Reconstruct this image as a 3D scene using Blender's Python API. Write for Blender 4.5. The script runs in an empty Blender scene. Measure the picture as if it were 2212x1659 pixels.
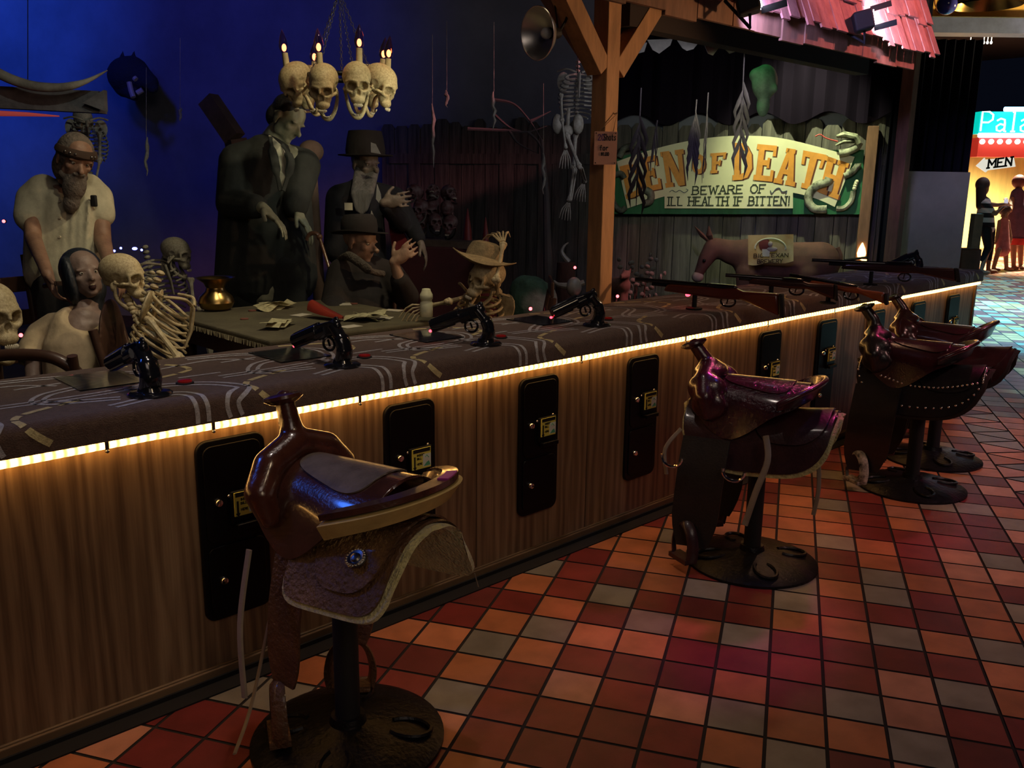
import bpy, bmesh, math, random
import numpy as np
from mathutils import Matrix, Vector
random.seed(7); rng = np.random.default_rng(7)
SC = bpy.context.scene; COL = SC.collection
A3 = lambda *a: np.array(a, dtype=float)
def unit(v):
    v = np.asarray(v, float); n = np.linalg.norm(v); return v/n if n > 1e-12 else v
# ---------------------------------------------------------------- camera of the photograph (solved from the floor tiles)
CAM = A3(0.0, -2.354, 1.461)
RT, DN, FW = A3(0.7244, -0.6893, 0.0115), A3(-0.1420, -0.1655, -0.9759), A3(0.6747, 0.7052, -0.2178)
RT = unit(RT); FW = unit(FW - RT*(FW@RT)); DN = np.cross(FW, RT)
FPX, CX, CY = 1920.15, 1106.0, 829.5
def ray(px, py): return FW + RT*(px-CX)/FPX + DN*(py-CY)/FPX
def at(px, py, d): return CAM + ray(px, py)*d            # point of a sight line at depth d (metres)
def onz(px, py, z): r = ray(px, py); return CAM + r*(z-CAM[2])/r[2]
def ony(px, py, y): r = ray(px, py); return CAM + r*(y-CAM[1])/r[1]
def onplane(px, py, P, n): r = ray(px, py); return CAM + r*(((np.asarray(P)-CAM)@n)/(r@n))
RH = unit(A3(RT[0], RT[1], 0)); FH = A3(-RH[1], RH[0], 0); UZ = A3(0, 0, 1)   # level right / away / up as the visitor stands
# ---------------------------------------------------------------- mesh builder
class MB:
    def __init__(s): s.v = []; s.f = []; s.m = []; s.cur = 0
    def add(s, vs, fs):
        o = len(s.v); s.v.extend([tuple(map(float, p)) for p in vs])
        for f in fs: s.f.append(tuple(i+o for i in f)); s.m.append(s.cur)
        return s
    def box(s, c, size, R=None):
        c = np.asarray(c, float); h = np.asarray(size, float)/2
        P = [A3(x, y, z)*h for x in (-1, 1) for y in (-1, 1) for z in (-1, 1)]
        if R is not None: P = [R@p for p in P]
        return s.add([c+p for p in P], [(0,1,3,2),(4,6,7,5),(0,4,5,1),(2,3,7,6),(0,2,6,4),(1,5,7,3)])
    def bar(s, a, b, w, h, up=UZ):
        a = np.asarray(a, float); b = np.asarray(b, float); x = unit(b-a)
        y = unit(np.cross(up, x)); z = np.cross(x, y)
        return s.box((a+b)/2, (np.linalg.norm(b-a), w, h), np.column_stack([x, y, z]))
    def tube(s, pts, r, n=10, closed=False, caps=True, flat=None, up=None):
        P = [np.asarray(p, float) for p in pts]; k = len(P)
        rs = [r]*k if np.isscalar(r) else list(r)
        T = [unit((P[(i+1) % k] if (closed or i < k-1) else P[i]) - (P[i-1] if (closed or i > 0) else P[i])) for i in range(k)]
        a = A3(0, 0, 1) if up is None else np.asarray(up, float)
        if abs(T[0]@unit(a)) > .95: a = A3(1, 0, 0)
        N = unit(np.cross(T[0], a)); vs = []
        for i in range(k):
            N = unit(N - T[i]*(N@T[i])); B = np.cross(T[i], N)
            fl = 1.0 if flat is None else flat
            for j in range(n):
                t = 2*math.pi*j/n; vs.append(P[i] + (N*math.cos(t) + B*math.sin(t)*fl)*rs[i])
        fs = []
        for i in range(k if closed else k-1):
            for j in range(n):
                a0 = i*n+j; a1 = i*n+(j+1) % n; b0 = ((i+1) % k)*n+j; b1 = ((i+1) % k)*n+(j+1) % n
                fs.append((a0, a1, b1, b0))
        if caps and not closed: fs.append(tuple(range(n-1, -1, -1))); fs.append(tuple((k-1)*n+j for j in range(n)))
        return s.add(vs, fs)
    def ell(s, c, r, R=None, nu=16, nv=10):
        c = np.asarray(c, float); r = np.ones(3)*r if np.isscalar(r) else np.asarray(r, float)
        vs = [A3(0, 0, 1)]+[A3(math.sin(math.pi*i/nv)*math.cos(2*math.pi*j/nu), math.sin(math.pi*i/nv)*math.sin(2*math.pi*j/nu), math.cos(math.pi*i/nv)) for i in range(1, nv) for j in range(nu)]+[A3(0, 0, -1)]
        vs = [p*r for p in vs]
        if R is not None: vs = [R@p for p in vs]
        L = len(vs)-1; fs = [(0, 1+j, 1+(j+1) % nu) for j in range(nu)]
        for i in range(nv-2):
            for j in range(nu): a = 1+i*nu; fs.append((a+j, a+nu+j, a+nu+(j+1) % nu, a+(j+1) % nu))
        a = 1+(nv-2)*nu; fs += [(a+j, L, a+(j+1) % nu) for j in range(nu)]
        return s.add([c+p for p in vs], fs)
    def chain(s, pts, n=14):                                   # tapered limbs with round joints: (x, y, z, r) ...
        P = [(A3(*p[:3]), p[3]) for p in pts]
        for (a, ra), (b, rb) in zip(P[:-1], P[1:]):
            if np.linalg.norm(b-a) > 1e-5: s.tube([a, b], [ra, rb], n)
        for a, ra in P: s.ell(a, ra, nu=n, nv=8)
        return s
    def lathe(s, prof, o=(0, 0, 0), ax=(0, 0, 1), n=28, caps=True, sx=1.0):
        o = np.asarray(o, float); z = unit(ax); x = unit(np.cross(A3(0, 1, 0) if abs(z[1]) < .9 else A3(1, 0, 0), z)); y = np.cross(z, x)
        vs = [o + (x*math.cos(2*math.pi*j/n)*sx + y*math.sin(2*math.pi*j/n))*r + z*h for r, h in prof for j in range(n)]
        fs = [(i*n+j, i*n+(j+1) % n, (i+1)*n+(j+1) % n, (i+1)*n+j) for i in range(len(prof)-1) for j in range(n)]
        if caps: fs.append(tuple(range(n-1, -1, -1))); k = (len(prof)-1)*n; fs.append(tuple(k+j for j in range(n)))
        return s.add(vs, fs)
    def sheet(s, G, th, nflip=1):                               # a curved sheet (grid of points) with thickness
        G = np.asarray(G, float); a, b, _ = G.shape
        du = np.gradient(G, axis=0); dv = np.gradient(G, axis=1); N = np.cross(du, dv)
        N /= (np.linalg.norm(N, axis=2, keepdims=True)+1e-12); H = G - N*th*nflip
        vs = list(G.reshape(-1, 3))+list(H.reshape(-1, 3)); o = a*b; fs = []
        for i in range(a-1):
            for j in range(b-1):
                q = (i*b+j, (i+1)*b+j, (i+1)*b+j+1, i*b+j+1)
                fs.append(q); fs.append(tuple(o+k for k in q[::-1]))
        ed = [(i*b, (i+1)*b) for i in range(a-1)]+[((a-1)*b+j, (a-1)*b+j+1) for j in range(b-1)]+[((i+1)*b+b-1, i*b+b-1) for i in range(a-1)][::-1]+[(j+1, j) for j in range(b-1)][::-1]
        for p, q in ed: fs.append((q, p, o+p, o+q))
        return s.add(vs, fs)
    def prism(s, poly, o, ex, ey, d):                          # flat outline, given thickness d along ex x ey
        o = np.asarray(o, float); ex = np.asarray(ex, float); ey = np.asarray(ey, float); z = unit(np.cross(ex, ey)); n = len(poly)
        vs = [o+ex*x+ey*y for x, y in poly]+[o+ex*x+ey*y+z*d for x, y in poly]
        return s.add(vs, [tuple(range(n-1, -1, -1)), tuple(range(n, 2*n))]+[(i, (i+1) % n, n+(i+1) % n, n+i) for i in range(n)])
    def xf(s, M, t=(0, 0, 0)):
        t = np.asarray(t, float); s.v = [tuple(M@np.asarray(p)+t) for p in s.v]; return s
def mesh_of(mb, name):
    me = bpy.data.meshes.new(name); me.from_pydata(mb.v, [], mb.f); me.update()
    bm = bmesh.new(); bm.from_mesh(me); bmesh.ops.recalc_face_normals(bm, faces=bm.faces); bm.to_mesh(me); bm.free()
    if any(mb.m): me.polygons.foreach_set('material_index', mb.m)
    return me
WORLD = {}
def link(name, me, mats, parent=None, smooth=True):
    o = bpy.data.objects.new(name, me); COL.objects.link(o)
    if mats is not None:
        for m in (mats if isinstance(mats, (list, tuple)) else [mats]): me.materials.append(m)
    if smooth and len(me.polygons):
        me.polygons.foreach_set('use_smooth', [True]*len(me.polygons)); me.set_sharp_from_angle(angle=math.radians(38))
    if parent is not None:
        o.parent = parent
        if parent.type == 'EMPTY': o.matrix_parent_inverse = Matrix.Translation(parent.location).inverted()
    return o
def obj(name, mb, mats, parent=None, smooth=True, bevel=0, label=None):
    o = link(name, mesh_of(mb, name), mats, parent, smooth)
    if bevel:
        b = o.modifiers.new('Bevel', 'BEVEL'); b.width = bevel; b.segments = 2; b.limit_method = 'ANGLE'; b.angle_limit = math.radians(40)
    if label: o['label'] = label
    return o
def tag(o, label, cat, group=None, kind=None):
    if label: o['label'] = label
    if cat: o['category'] = cat
    if group: o['group'] = group
    if kind: o['kind'] = kind
    return o
def thing(name, label, cat, loc=(0, 0, 0), group=None):
    o = bpy.data.objects.new(name, None); COL.objects.link(o); o.location = tuple(map(float, loc)); o.empty_display_size = .1
    return tag(o, label, cat, group)
def single(name, mb, mats, label, cat, group=None, **k): return tag(obj(name, mb, mats, **k), label, cat, group)
def struct(name, mb, mats, **k): o = obj(name, mb, mats, **k); o['kind'] = 'structure'; return o
def dup(root, loc, rotz=0, label=None, group=None, rot=None, scale=None):
    r = root.copy(); COL.objects.link(r); r.location = tuple(map(float, loc)); r.rotation_euler = rot if rot is not None else (0, 0, rotz)
    if scale: r.scale = (scale,)*3
    if label: r['label'] = label
    if group: r['group'] = group
    for ch in list(root.children):
        c = ch.copy(); COL.objects.link(c); c.parent = r
        for g in list(ch.children): d = g.copy(); COL.objects.link(d); d.parent = c
    return r
def fuse(name, mb, mat, parent=None, vox=.008, it=6, cut=None, label=None, dec=None):   # one continuous skin over overlapping volumes
    t = bpy.data.objects.new('tmp', mesh_of(mb, 'tmp')); COL.objects.link(t)
    m = t.modifiers.new('R', 'REMESH'); m.mode = 'VOXEL'; m.voxel_size = vox
    cu = None
    if cut is not None:
        cu = bpy.data.objects.new('cut', mesh_of(cut, 'cut')); COL.objects.link(cu)
        rc_ = cu.modifiers.new('R', 'REMESH'); rc_.mode = 'VOXEL'; rc_.voxel_size = vox; b = t.modifiers.new('B', 'BOOLEAN'); b.operation = 'DIFFERENCE'; b.object = cu; b.solver = 'EXACT'
        m2 = t.modifiers.new('R2', 'REMESH'); m2.mode = 'VOXEL'; m2.voxel_size = vox
    s = t.modifiers.new('S', 'SMOOTH'); s.factor = .5; s.iterations = it
    if dec:
        q = t.modifiers.new('D', 'DECIMATE'); q.ratio = dec
    dg = bpy.context.evaluated_depsgraph_get(); dg.update()
    me = bpy.data.meshes.new_from_object(t.evaluated_get(dg)); me.name = name
    bpy.data.objects.remove(t)
    if cu: bpy.data.objects.remove(cu)
    me.materials.clear()
    o = link(name, me, mat, parent, True)
    if label: o['label'] = label
    return o
def smooth_pts(pts, n=8, closed=False):                       # Catmull-Rom
    P = [np.asarray(p, float) for p in pts]; k = len(P); out = []
    for i in range(k if closed else k-1):
        g = lambda j: P[j % k] if closed else P[min(max(j, 0), k-1)]
        p0, p1, p2, p3 = g(i-1), g(i), g(i+1), g(i+2)
        for t in np.linspace(0, 1, n, endpoint=False):
            out.append(.5*((2*p1)+(p2-p0)*t+(2*p0-5*p1+4*p2-p3)*t*t+(3*p1-p0-3*p2+p3)*t**3))
    if not closed: out.append(P[-1])
    return out
def rotz(a): c, s = math.cos(a), math.sin(a); return np.array([[c, -s, 0], [s, c, 0], [0, 0, 1.]])
# ---------------------------------------------------------------- materials
def mat(name, c, rough=.6, metal=0, noise=0, nscale=8, c2=None, bump=0, bscale=40, coat=0, emit=None, estr=0, trans=0, stretch=(1, 1, 1), ior=1.45, spec=.5, alpha=1, sheen=0):
    m = bpy.data.materials.new(name); m.use_nodes = True; nt = m.node_tree; b = nt.nodes['Principled BSDF']; L = nt.links.new
    b.inputs['Roughness'].default_value = rough; b.inputs['Metallic'].default_value = metal; b.inputs['IOR'].default_value = ior
    b.inputs['Specular IOR Level'].default_value = spec; b.inputs['Coat Weight'].default_value = coat; b.inputs['Coat Roughness'].default_value = .12
    b.inputs['Transmission Weight'].default_value = trans; b.inputs['Alpha'].default_value = alpha; b.inputs['Sheen Weight'].default_value = sheen
    c = tuple(c)+(1,)
    b.inputs['Base Color'].default_value = c
    if noise or bump:
        tc = nt.nodes.new('ShaderNodeTexCoord'); mp = nt.nodes.new('ShaderNodeMapping'); mp.inputs['Scale'].default_value = stretch; L(tc.outputs['Object'], mp.inputs['Vector'])
    if noise:
        n = nt.nodes.new('ShaderNodeTexNoise'); n.inputs['Scale'].default_value = nscale; n.inputs['Detail'].default_value = 6; n.inputs['Roughness'].default_value = .65; L(mp.outputs[0], n.inputs['Vector'])
        r = nt.nodes.new('ShaderNodeValToRGB'); r.color_ramp.elements[0].position = .5-.25/max(noise, .01)*.5 if noise > .5 else .3; r.color_ramp.elements[1].position = .7
        r.color_ramp.elements[0].color = tuple(c2)+(1,) if c2 is not None else tuple(x*(1-noise) for x in c[:3])+(1,); r.color_ramp.elements[1].color = c
        L(n.outputs['Fac'], r.inputs['Fac']); L(r.outputs[0], b.inputs['Base Color'])
    if bump:
        n2 = nt.nodes.new('ShaderNodeTexNoise'); n2.inputs['Scale'].default_value = bscale; n2.inputs['Detail'].default_value = 4; L(mp.outputs[0], n2.inputs['Vector'])
        bp = nt.nodes.new('ShaderNodeBump'); bp.inputs['Strength'].default_value = bump; bp.inputs['Distance'].default_value = .01; L(n2.outputs['Fac'], bp.inputs['Height']); L(bp.outputs[0], b.inputs['Normal'])
    if emit is not None: b.inputs['Emission Color'].default_value = tuple(emit)+(1,); b.inputs['Emission Strength'].default_value = estr
    return m
BLACK = mat('black_gloss', (.0035, .0035, .005), .42, coat=0, spec=.22)
BLACKM = mat('black_matte', (.008, .008, .009), .7)
CHROME = mat('chrome', (.8, .8, .78), .12, 1)
STEEL = mat('dull_steel', (.35, .34, .33), .35, 1, noise=.4)
IRON = mat('cast_iron', (.020, .019, .022), .38, .6, noise=.5, nscale=20, bump=.3, bscale=60)
BONE = mat('bone', (.62, .52, .30), .55, noise=.6, nscale=22, c2=(.30, .22, .11), bump=.25, bscale=60)
BONEG = mat('weathered_bone', (.42, .40, .33), .6, noise=.6, nscale=22, c2=(.18, .16, .12), bump=.25, bscale=60)
# ---------------------------------------------------------------- stroke lettering
_S = {'A': [[(0,0),(.5,1),(1,0)],[(.2,.35),(.8,.35)]], 'B': [[(0,0),(0,1),(.6,1),(.85,.87),(.85,.65),(.6,.53),(0,.53)],[(.6,.53),(.95,.4),(.95,.13),(.65,0),(0,0)]],
 'D': [[(0,0),(0,1),(.55,1),(.95,.72),(.95,.28),(.55,0),(0,0)]], 'E': [[(.9,0),(0,0),(0,1),(.9,1)],[(0,.52),(.65,.52)]], 'F': [[(0,0),(0,1),(.9,1)],[(0,.52),(.65,.52)]],
 'G': [[(.9,.8),(.6,1),(.3,1),(0,.7),(0,.3),(.3,0),(.65,0),(.95,.2),(.95,.45),(.6,.45)]], 'H': [[(0,0),(0,1)],[(1,0),(1,1)],[(0,.52),(1,.52)]], 'I': [[(.5,0),(.5,1)]], 'L': [[(0,1),(0,0),(.85,0)]],
 'M': [[(0,0),(0,1),(.5,.35),(1,1),(1,0)]], 'N': [[(0,0),(0,1),(1,0),(1,1)]], 'O': [[(.3,0),(.7,0),(1,.3),(1,.7),(.7,1),(.3,1),(0,.7),(0,.3),(.3,0)]], 'R': [[(0,0),(0,1),(.6,1),(.9,.85),(.9,.63),(.6,.5),(0,.5)],[(.5,.5),(1,0)]],
 'S': [[(.9,.82),(.6,1),(.3,1),(.05,.8),(.15,.6),(.8,.4),(.95,.2),(.7,0),(.3,0),(.05,.18)]], 'T': [[(.5,0),(.5,1)],[(0,1),(1,1)]], 'W': [[(0,1),(.25,0),(.5,.8),(.75,0),(1,1)]], 'X': [[(0,0),(1,1)],[(0,1),(1,0)]], 'Y': [[(0,1),(.5,.5),(1,1)],[(.5,.5),(.5,0)]],
 'P': [[(0,0),(0,1),(.6,1),(.95,.85),(.95,.6),(.6,.45),(0,.45)]], '!': [[(.5,1),(.5,.3)],[(.5,.08),(.5,0)]], '0': [[(.3,0),(.65,0),(.9,.3),(.9,.7),(.65,1),(.3,1),(.1,.7),(.1,.3),(.3,0)]], '1': [[(.3,.8),(.5,1),(.5,0)]], '2': [[(.1,.75),(.3,1),(.7,1),(.9,.75),(.1,0),(.95,0)]],
 '$': [[(.9,.75),(.6,.88),(.2,.8),(.2,.58),(.8,.42),(.8,.2),(.5,.1),(.1,.22)],[(.5,1),(.5,0)]], '.': [[(.45,.05),(.55,0)]],
 'a': [[(.1,.55),(.4,.66),(.75,.6),(.8,.4),(.8,0),(.95,0)],[(.8,.32),(.4,.38),(.1,.25),(.15,.05),(.45,0),(.8,.15)]], 'l': [[(.25,1),(.5,1),(.5,0)],[(.2,0),(.8,0)]], 'h': [[(.1,0),(.1,1)],[(.1,.45),(.4,.65),(.75,.6),(.8,.4),(.8,0)]], 'o': [[(.3,0),(.65,0),(.85,.2),(.85,.45),(.65,.65),(.3,.65),(.1,.45),(.1,.2),(.3,0)]],
 't': [[(.4,.95),(.4,.1),(.6,0),(.8,.08)],[(.1,.65),(.75,.65)]], 's': [[(.8,.55),(.5,.65),(.2,.52),(.75,.2),(.5,0),(.15,.1)]], 'f': [[(.8,.9),(.6,1),(.4,.85),(.4,0)],[(.1,.6),(.75,.6)]], 'r': [[(.2,0),(.2,.65)],[(.2,.4),(.5,.65),(.8,.6)]], 'c': [[(.85,.52),(.55,.66),(.25,.6),(.1,.35),(.25,.06),(.55,0),(.88,.12)]], 'e': [[(.12,.35),(.85,.35),(.75,.6),(.45,.66),(.15,.5),(.1,.25),(.3,.02),(.6,0),(.85,.1)]]}
_W = {'I': .4, '!': .4, '.': .3, ' ': .55, '1': .6, 'l': .6, 'M': 1.2, 'W': 1.3}
def strokes(text, h, gap=.28, asp=.7):                          # -> list of polylines (x, y) and total width
    x = 0; out = []
    for ch in text:
        w = _W.get(ch, 1.0)*h*asp
        for pl in _S.get(ch, []): out.append((ch, [(x+p[0]*w, p[1]*h) for p in pl]))
        x += w+gap*h*asp
    return out, x-gap*h*asp
def ink(mb, pls, o, ex, ey, w, d=.0015, serif=0, warp=None):
    o = np.asarray(o, float)
    for ch, pl in pls:
        P = list(pl)
        segs = [(P[i], P[i+1]) for i in range(len(P)-1)]
        if serif and ch not in '!.':
            for q, nb in ((P[0], P[1]), (P[-1], P[-2])):
                if abs(q[0]-nb[0]) < abs(q[1]-nb[1])*.9 and q != (P[-1] if q is P[0] else P[0]): segs.append(((q[0]-serif, q[1]), (q[0]+serif, q[1])))
        for a, b in segs:
            a = np.array(a); b = np.array(b); t = b-a; L = np.linalg.norm(t)
            if L < 1e-9: continue
            t /= L; n = np.array([-t[1], t[0]]); a = a-t*w*.45; b = b+t*w*.45
            q = [a-n*w/2, b-n*w/2, b+n*w/2, a+n*w/2]
            if warp: q = [warp(*p) for p in q]
            mb.prism([tuple(p) for p in q], o, ex, ey, d)
# ================================================================ SETTING
PHI = math.radians(60.9); TS = .16
TU = A3(math.cos(PHI), math.sin(PHI)); TN = A3(-math.sin(PHI), math.cos(PHI))
def tile_xy(i, j):                                             # tile corner (column i, row j) -> floor
    d = A3(i, -j); return A3(((d@TU)+15.5031)*TS, ((d@TN)-5.175)*TS, 0)
CODE = {0: (-6, 'RROROGO'+''), }
rows = {-6: (1, 'OGORPG'), -5: (1, 'RRORPP'), -4: (1, 'ORGOOR'), -3: (-4, 'ROORRGOGRO'), -2: (-5, 'GRROGRGRRRO'), -1: (-6, 'ROROGRR'[:1]+'ORGRR'+'ROOGOG'),
        0: (-6, 'RRORGO'+'GRRRRO'), 1: (-6, 'ROGOOR'+'RRRPGO'), 2: (-6, 'OGORRR'+'ORGPRR'), 3: (-6, 'RORPRP'+'GOOGRR'), 4: (-6, 'RGRRRR'+'OGRP'), 5: (-5, 'ORRRR'), 6: (-4, 'OO'), -7: (-3, 'GOO')}
known = {}
for j, (i0, s) in rows.items():
    for k, ch in enumerate(s): known[(i0+k, j)] = ch
PAL = {'R': [(.23, .028, .024), (.19, .024, .022), (.26, .04, .03), (.17, .03, .026)], 'O': [(.52, .17, .07), (.58, .20, .09), (.46, .15, .06)], 'G': [(.27, .225, .17), (.23, .20, .16), (.30, .25, .19)], 'P': [(.60, .26, .16), (.55, .23, .14)]}
fl = MB(); tcol = []
def tile_quad(P, ch):
    c = PAL[ch][rng.integers(len(PAL[ch]))]; k = rng.uniform(.88, 1.1); fl.add([(p[0], p[1], .0) for p in P], [tuple(range(len(P)))]); tcol.append(tuple(x*k for x in c))
gw = .032
def pick(i, j): return known.get((i, j)) or rng.choice(list('RRRRROOOOGGP'))
for j in range(-150, 14):
    for i in range(-18, 44):
        if i == 8: continue
        p = tile_xy(i+.5, j+.5)
        if p[1] > .09 and p[0] < 7.0: continue
        if p[1] > 9 or p[0] > 27 or p[0] < -3.5 or p[1] < -6: continue
        o = .45 if i >= 9 else 0
        tile_quad([tile_xy(i+o+a, j+b) for a, b in ((gw, gw), (gw, 1-gw), (1-gw, 1-gw), (1-gw, gw))], pick(i, j))
for k in range(-70, 9):                                          # the border of triangular tiles
    y0 = k*1.45; g = .05
    for tri in (((8+gw, y0+.1), (8+gw, y0+1.35), (9.38, y0+.725)), ((9.45-gw, y0+.83), (9.45-gw, y0+2.07), (8.07, y0+1.45))):
        P = [tile_xy(a, b) for a, b in tri]
        if P[0][0] < 27 and P[0][1] < 9 and P[0][0] > -3.5: tile_quad(P, rng.choice(list('GGRPO')))
fl.cur = 1
fl.add([(-5, -7, -.003), (29, -7, -.003), (29, 11, -.003), (-5, 11, -.003)], [(0, 1, 2, 3)])
TILE = bpy.data.materials.new('quarry_tile'); TILE.use_nodes = True
nt = TILE.node_tree; b = nt.nodes['Principled BSDF']; L = nt.links.new
vc = nt.nodes.new('ShaderNodeVertexColor'); vc.layer_name = 'tile_colour'; nz = nt.nodes.new('ShaderNodeTexNoise'); nz.inputs['Scale'].default_value = 9; nz.inputs['Detail'].default_value = 8
nz2 = nt.nodes.new('ShaderNodeTexNoise'); nz2.inputs['Scale'].default_value = 260; tc = nt.nodes.new('ShaderNodeTexCoord'); L(tc.outputs['Object'], nz.inputs['Vector']); L(tc.outputs['Object'], nz2.inputs['Vector'])
mx = nt.nodes.new('ShaderNodeMix'); mx.data_type = 'RGBA'; mx.blend_type = 'MULTIPLY'; mx.inputs[0].default_value = .55; rp = nt.nodes.new('ShaderNodeValToRGB'); rp.color_ramp.elements[0].position = .3; rp.color_ramp.elements[0].color = (.45, .42, .4, 1); rp.color_ramp.elements[1].position = .62
L(nz.outputs['Fac'], rp.inputs[0]); L(vc.outputs['Color'], mx.inputs[6]); L(rp.outputs[0], mx.inputs[7]); L(mx.outputs[2], b.inputs['Base Color']); b.inputs['Roughness'].default_value = .42
bp = nt.nodes.new('ShaderNodeBump'); bp.inputs['Strength'].default_value = .25; bp.inputs['Distance'].default_value = .002; L(nz2.outputs['Fac'], bp.inputs['Height']); L(bp.outputs[0], b.inputs['Normal'])
GROUT = mat('grout', (.02, .014, .013), .85, noise=.3)
floor = struct('floor', fl, [TILE, GROUT], smooth=False)
ca = floor.data.color_attributes.new('tile_colour', 'FLOAT_COLOR', 'CORNER')
buf = []
for pi, poly in enumerate(floor.data.polygons):
    c = tcol[pi] if pi < len(tcol) else (0, 0, 0)
    for _ in range(poly.loop_total): buf.extend((*c, 1))
ca.data.foreach_set('color', buf)
# den floor, walls, ceiling
WP = A3(7.25, 1.03, 0); WD = unit(A3(-.486, .874, 0)); WN = A3(-WD[1], WD[0], 0); WN = WN if WN@(CAM-WP) > 0 else -WN
def wall(px, py, off=0): return onplane(px, py, WP+WN*off, WN)
BACKDROP = mat('painted_backdrop', (.24, .25, .30), .9, noise=.35, nscale=1.2, bump=.1, bscale=80)
FENCE = mat('grey_fence_boards', (.16, .145, .115), .8, noise=.7, nscale=5, stretch=(6, 6, .4), c2=(.045, .042, .036), bump=.5, bscale=30)
w = MB(); a = WP+WN*-.10+WD*-.35; bb = WP+WN*-.10+WD*14.5
w.add([(*a[:2], 0), (*bb[:2], 0), (*bb[:2], 5.2), (*a[:2], 5.2)], [(0, 1, 2, 3)]); a2 = a-WN*.12; b2 = bb-WN*.12
w.add([(*a2[:2], 0), (*b2[:2], 0), (*b2[:2], 5.2), (*a2[:2], 5.2)], [(3, 2, 1, 0)])
struct('wall_back', w, BACKDROP, smooth=False)
fm = MB(); t = -.25
RZW = np.column_stack([WD, -WN, UZ])
while t < 4.3:
    wd = rng.uniform(.10, .17); h = 2.02+rng.uniform(-.05, .05); c = WP+WD*(t+wd/2)+WN*rng.uniform(-.008, .008)
    poly = [(-wd/2, 0), (wd/2, 0), (wd/2, h-.04), (wd/2-.03, h), (-wd/2+.03, h), (-wd/2, h-.04)]
    fm.prism(poly, c-WN*.02, WD, UZ, .028); t += wd+.006
fm.bar(WP-WN*.03+WD*-.25+UZ*.5, WP-WN*.03+WD*4.3+UZ*.5, .04, .09); fm.bar(WP-WN*.03+WD*-.25+UZ*1.7, WP-WN*.03+WD*4.3+UZ*1.7, .04, .09)
struct('wall_fence', fm, FENCE, smooth=False)
DARKFLOOR = mat('den_dirt_floor', (.03, .026, .022), .95, noise=.6, nscale=4)
df = MB(); df.add([(-6, .12, .004), (6.95, .12, .004), (7.6, .9, .004), (0.3, 13.6, .004), (-6, 13.6, .004)], [(0, 1, 2, 3, 4)])
struct('floor_den', df, DARKFLOOR, smooth=False)
ce = MB(); ce.box((9, 3, 5.25), (40, 26, .1)); struct('ceiling', ce, mat('dark_ceiling', (.012, .012, .016), .95), smooth=False)
wl = MB(); wl.box((-5.2, 6, 2.6), (.1, 14, 5.2)); struct('wall_left', wl, BACKDROP, smooth=False)
# ================================================================ COUNTER
def ZT(u): return .0048*max(0.0, u-2.2)                        # the counter climbs a hair towards its far end
U0, U1 = -1.4, 6.93
WOOD = bpy.data.materials.new('brown_plywood'); WOOD.use_nodes = True
nt = WOOD.node_tree; b = nt.nodes['Principled BSDF']; L = nt.links.new
tc = nt.nodes.new('ShaderNodeTexCoord'); mp = nt.nodes.new('ShaderNodeMapping'); mp.inputs['Scale'].default_value = (1, 1, .10); L(tc.outputs['Object'], mp.inputs[0])
n1 = nt.nodes.new('ShaderNodeTexNoise'); n1.inputs['Scale'].default_value = 9; n1.inputs['Detail'].default_value = 3; n1.inputs['Distortion'].default_value = .8; L(mp.outputs[0], n1.inputs['Vector'])
wv = nt.nodes.new('ShaderNodeTexWave'); wv.bands_direction = 'X'; wv.inputs['Scale'].default_value = 7; wv.inputs['Distortion'].default_value = 9; wv.inputs['Detail'].default_value = 3; wv.inputs['Detail Scale'].default_value = 1.6; L(mp.outputs[0], wv.inputs['Vector'])
mp2 = nt.nodes.new('ShaderNodeMapping'); mp2.inputs['Scale'].default_value = (1, 1, .03); L(tc.outputs['Object'], mp2.inputs[0]); n3 = nt.nodes.new('ShaderNodeTexNoise'); n3.inputs['Scale'].default_value = 160; L(mp2.outputs[0], n3.inputs['Vector'])
mm = nt.nodes.new('ShaderNodeMix'); mm.inputs[0].default_value = .28; L(n1.outputs['Fac'], mm.inputs[2]); L(wv.outputs['Fac'], mm.inputs[3]); m3 = nt.nodes.new('ShaderNodeMix'); m3.inputs[0].default_value = .3; L(mm.outputs[0], m3.inputs[2]); L(n3.outputs['Fac'], m3.inputs[3])
cr = nt.nodes.new('ShaderNodeValToRGB'); E = cr.color_ramp.elements; E[0].position = .3; E[0].color = (.105, .060, .032, 1); E[1].position = .72; E[1].color = (.31, .205, .115, 1); e = E.new(.5); e.color = (.20, .122, .065, 1)
L(m3.outputs[0], cr.inputs[0]); L(cr.outputs[0], b.inputs['Base Color']); b.inputs['Roughness'].default_value = .5
bq = nt.nodes.new('ShaderNodeBump'); bq.inputs['Strength'].default_value = .2; bq.inputs['Distance'].default_value = .003; L(n3.outputs['Fac'], bq.inputs['Height']); L(bq.outputs[0], b.inputs['Normal'])
counter = thing('shooting_counter', 'long brown wood-panelled shooting gallery counter under a carpeted top', 'counter', (2.7, .2, 0))
seams = [U0, 2.076, 2.69, 3.42, 4.356, 5.16, 6.0, 6.88]
for a, c in zip(seams[:-1], seams[1:]):
    m = MB(); m.box(((a+c)/2, .012, .415+ZT((a+c)/2)/2), (c-a-.005, .024, .77+ZT((a+c)/2)))
    for g in np.arange(a+.17, c-.03, .205):                      # routed grooves of the sheet
        pass
    obj('front_panel', m, WOOD, counter, smooth=False, bevel=.002)
m = MB(); m.box((2.74, .30, .40), (8.2, .5, .78)); obj('carcass', m, mat('carcass_dark', (.02, .014, .010), .8), counter, smooth=False)
m = MB(); m.box((6.892, .27, .41), (.02, .56, .80)); obj('end_panel', m, WOOD, counter, smooth=False)
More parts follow.
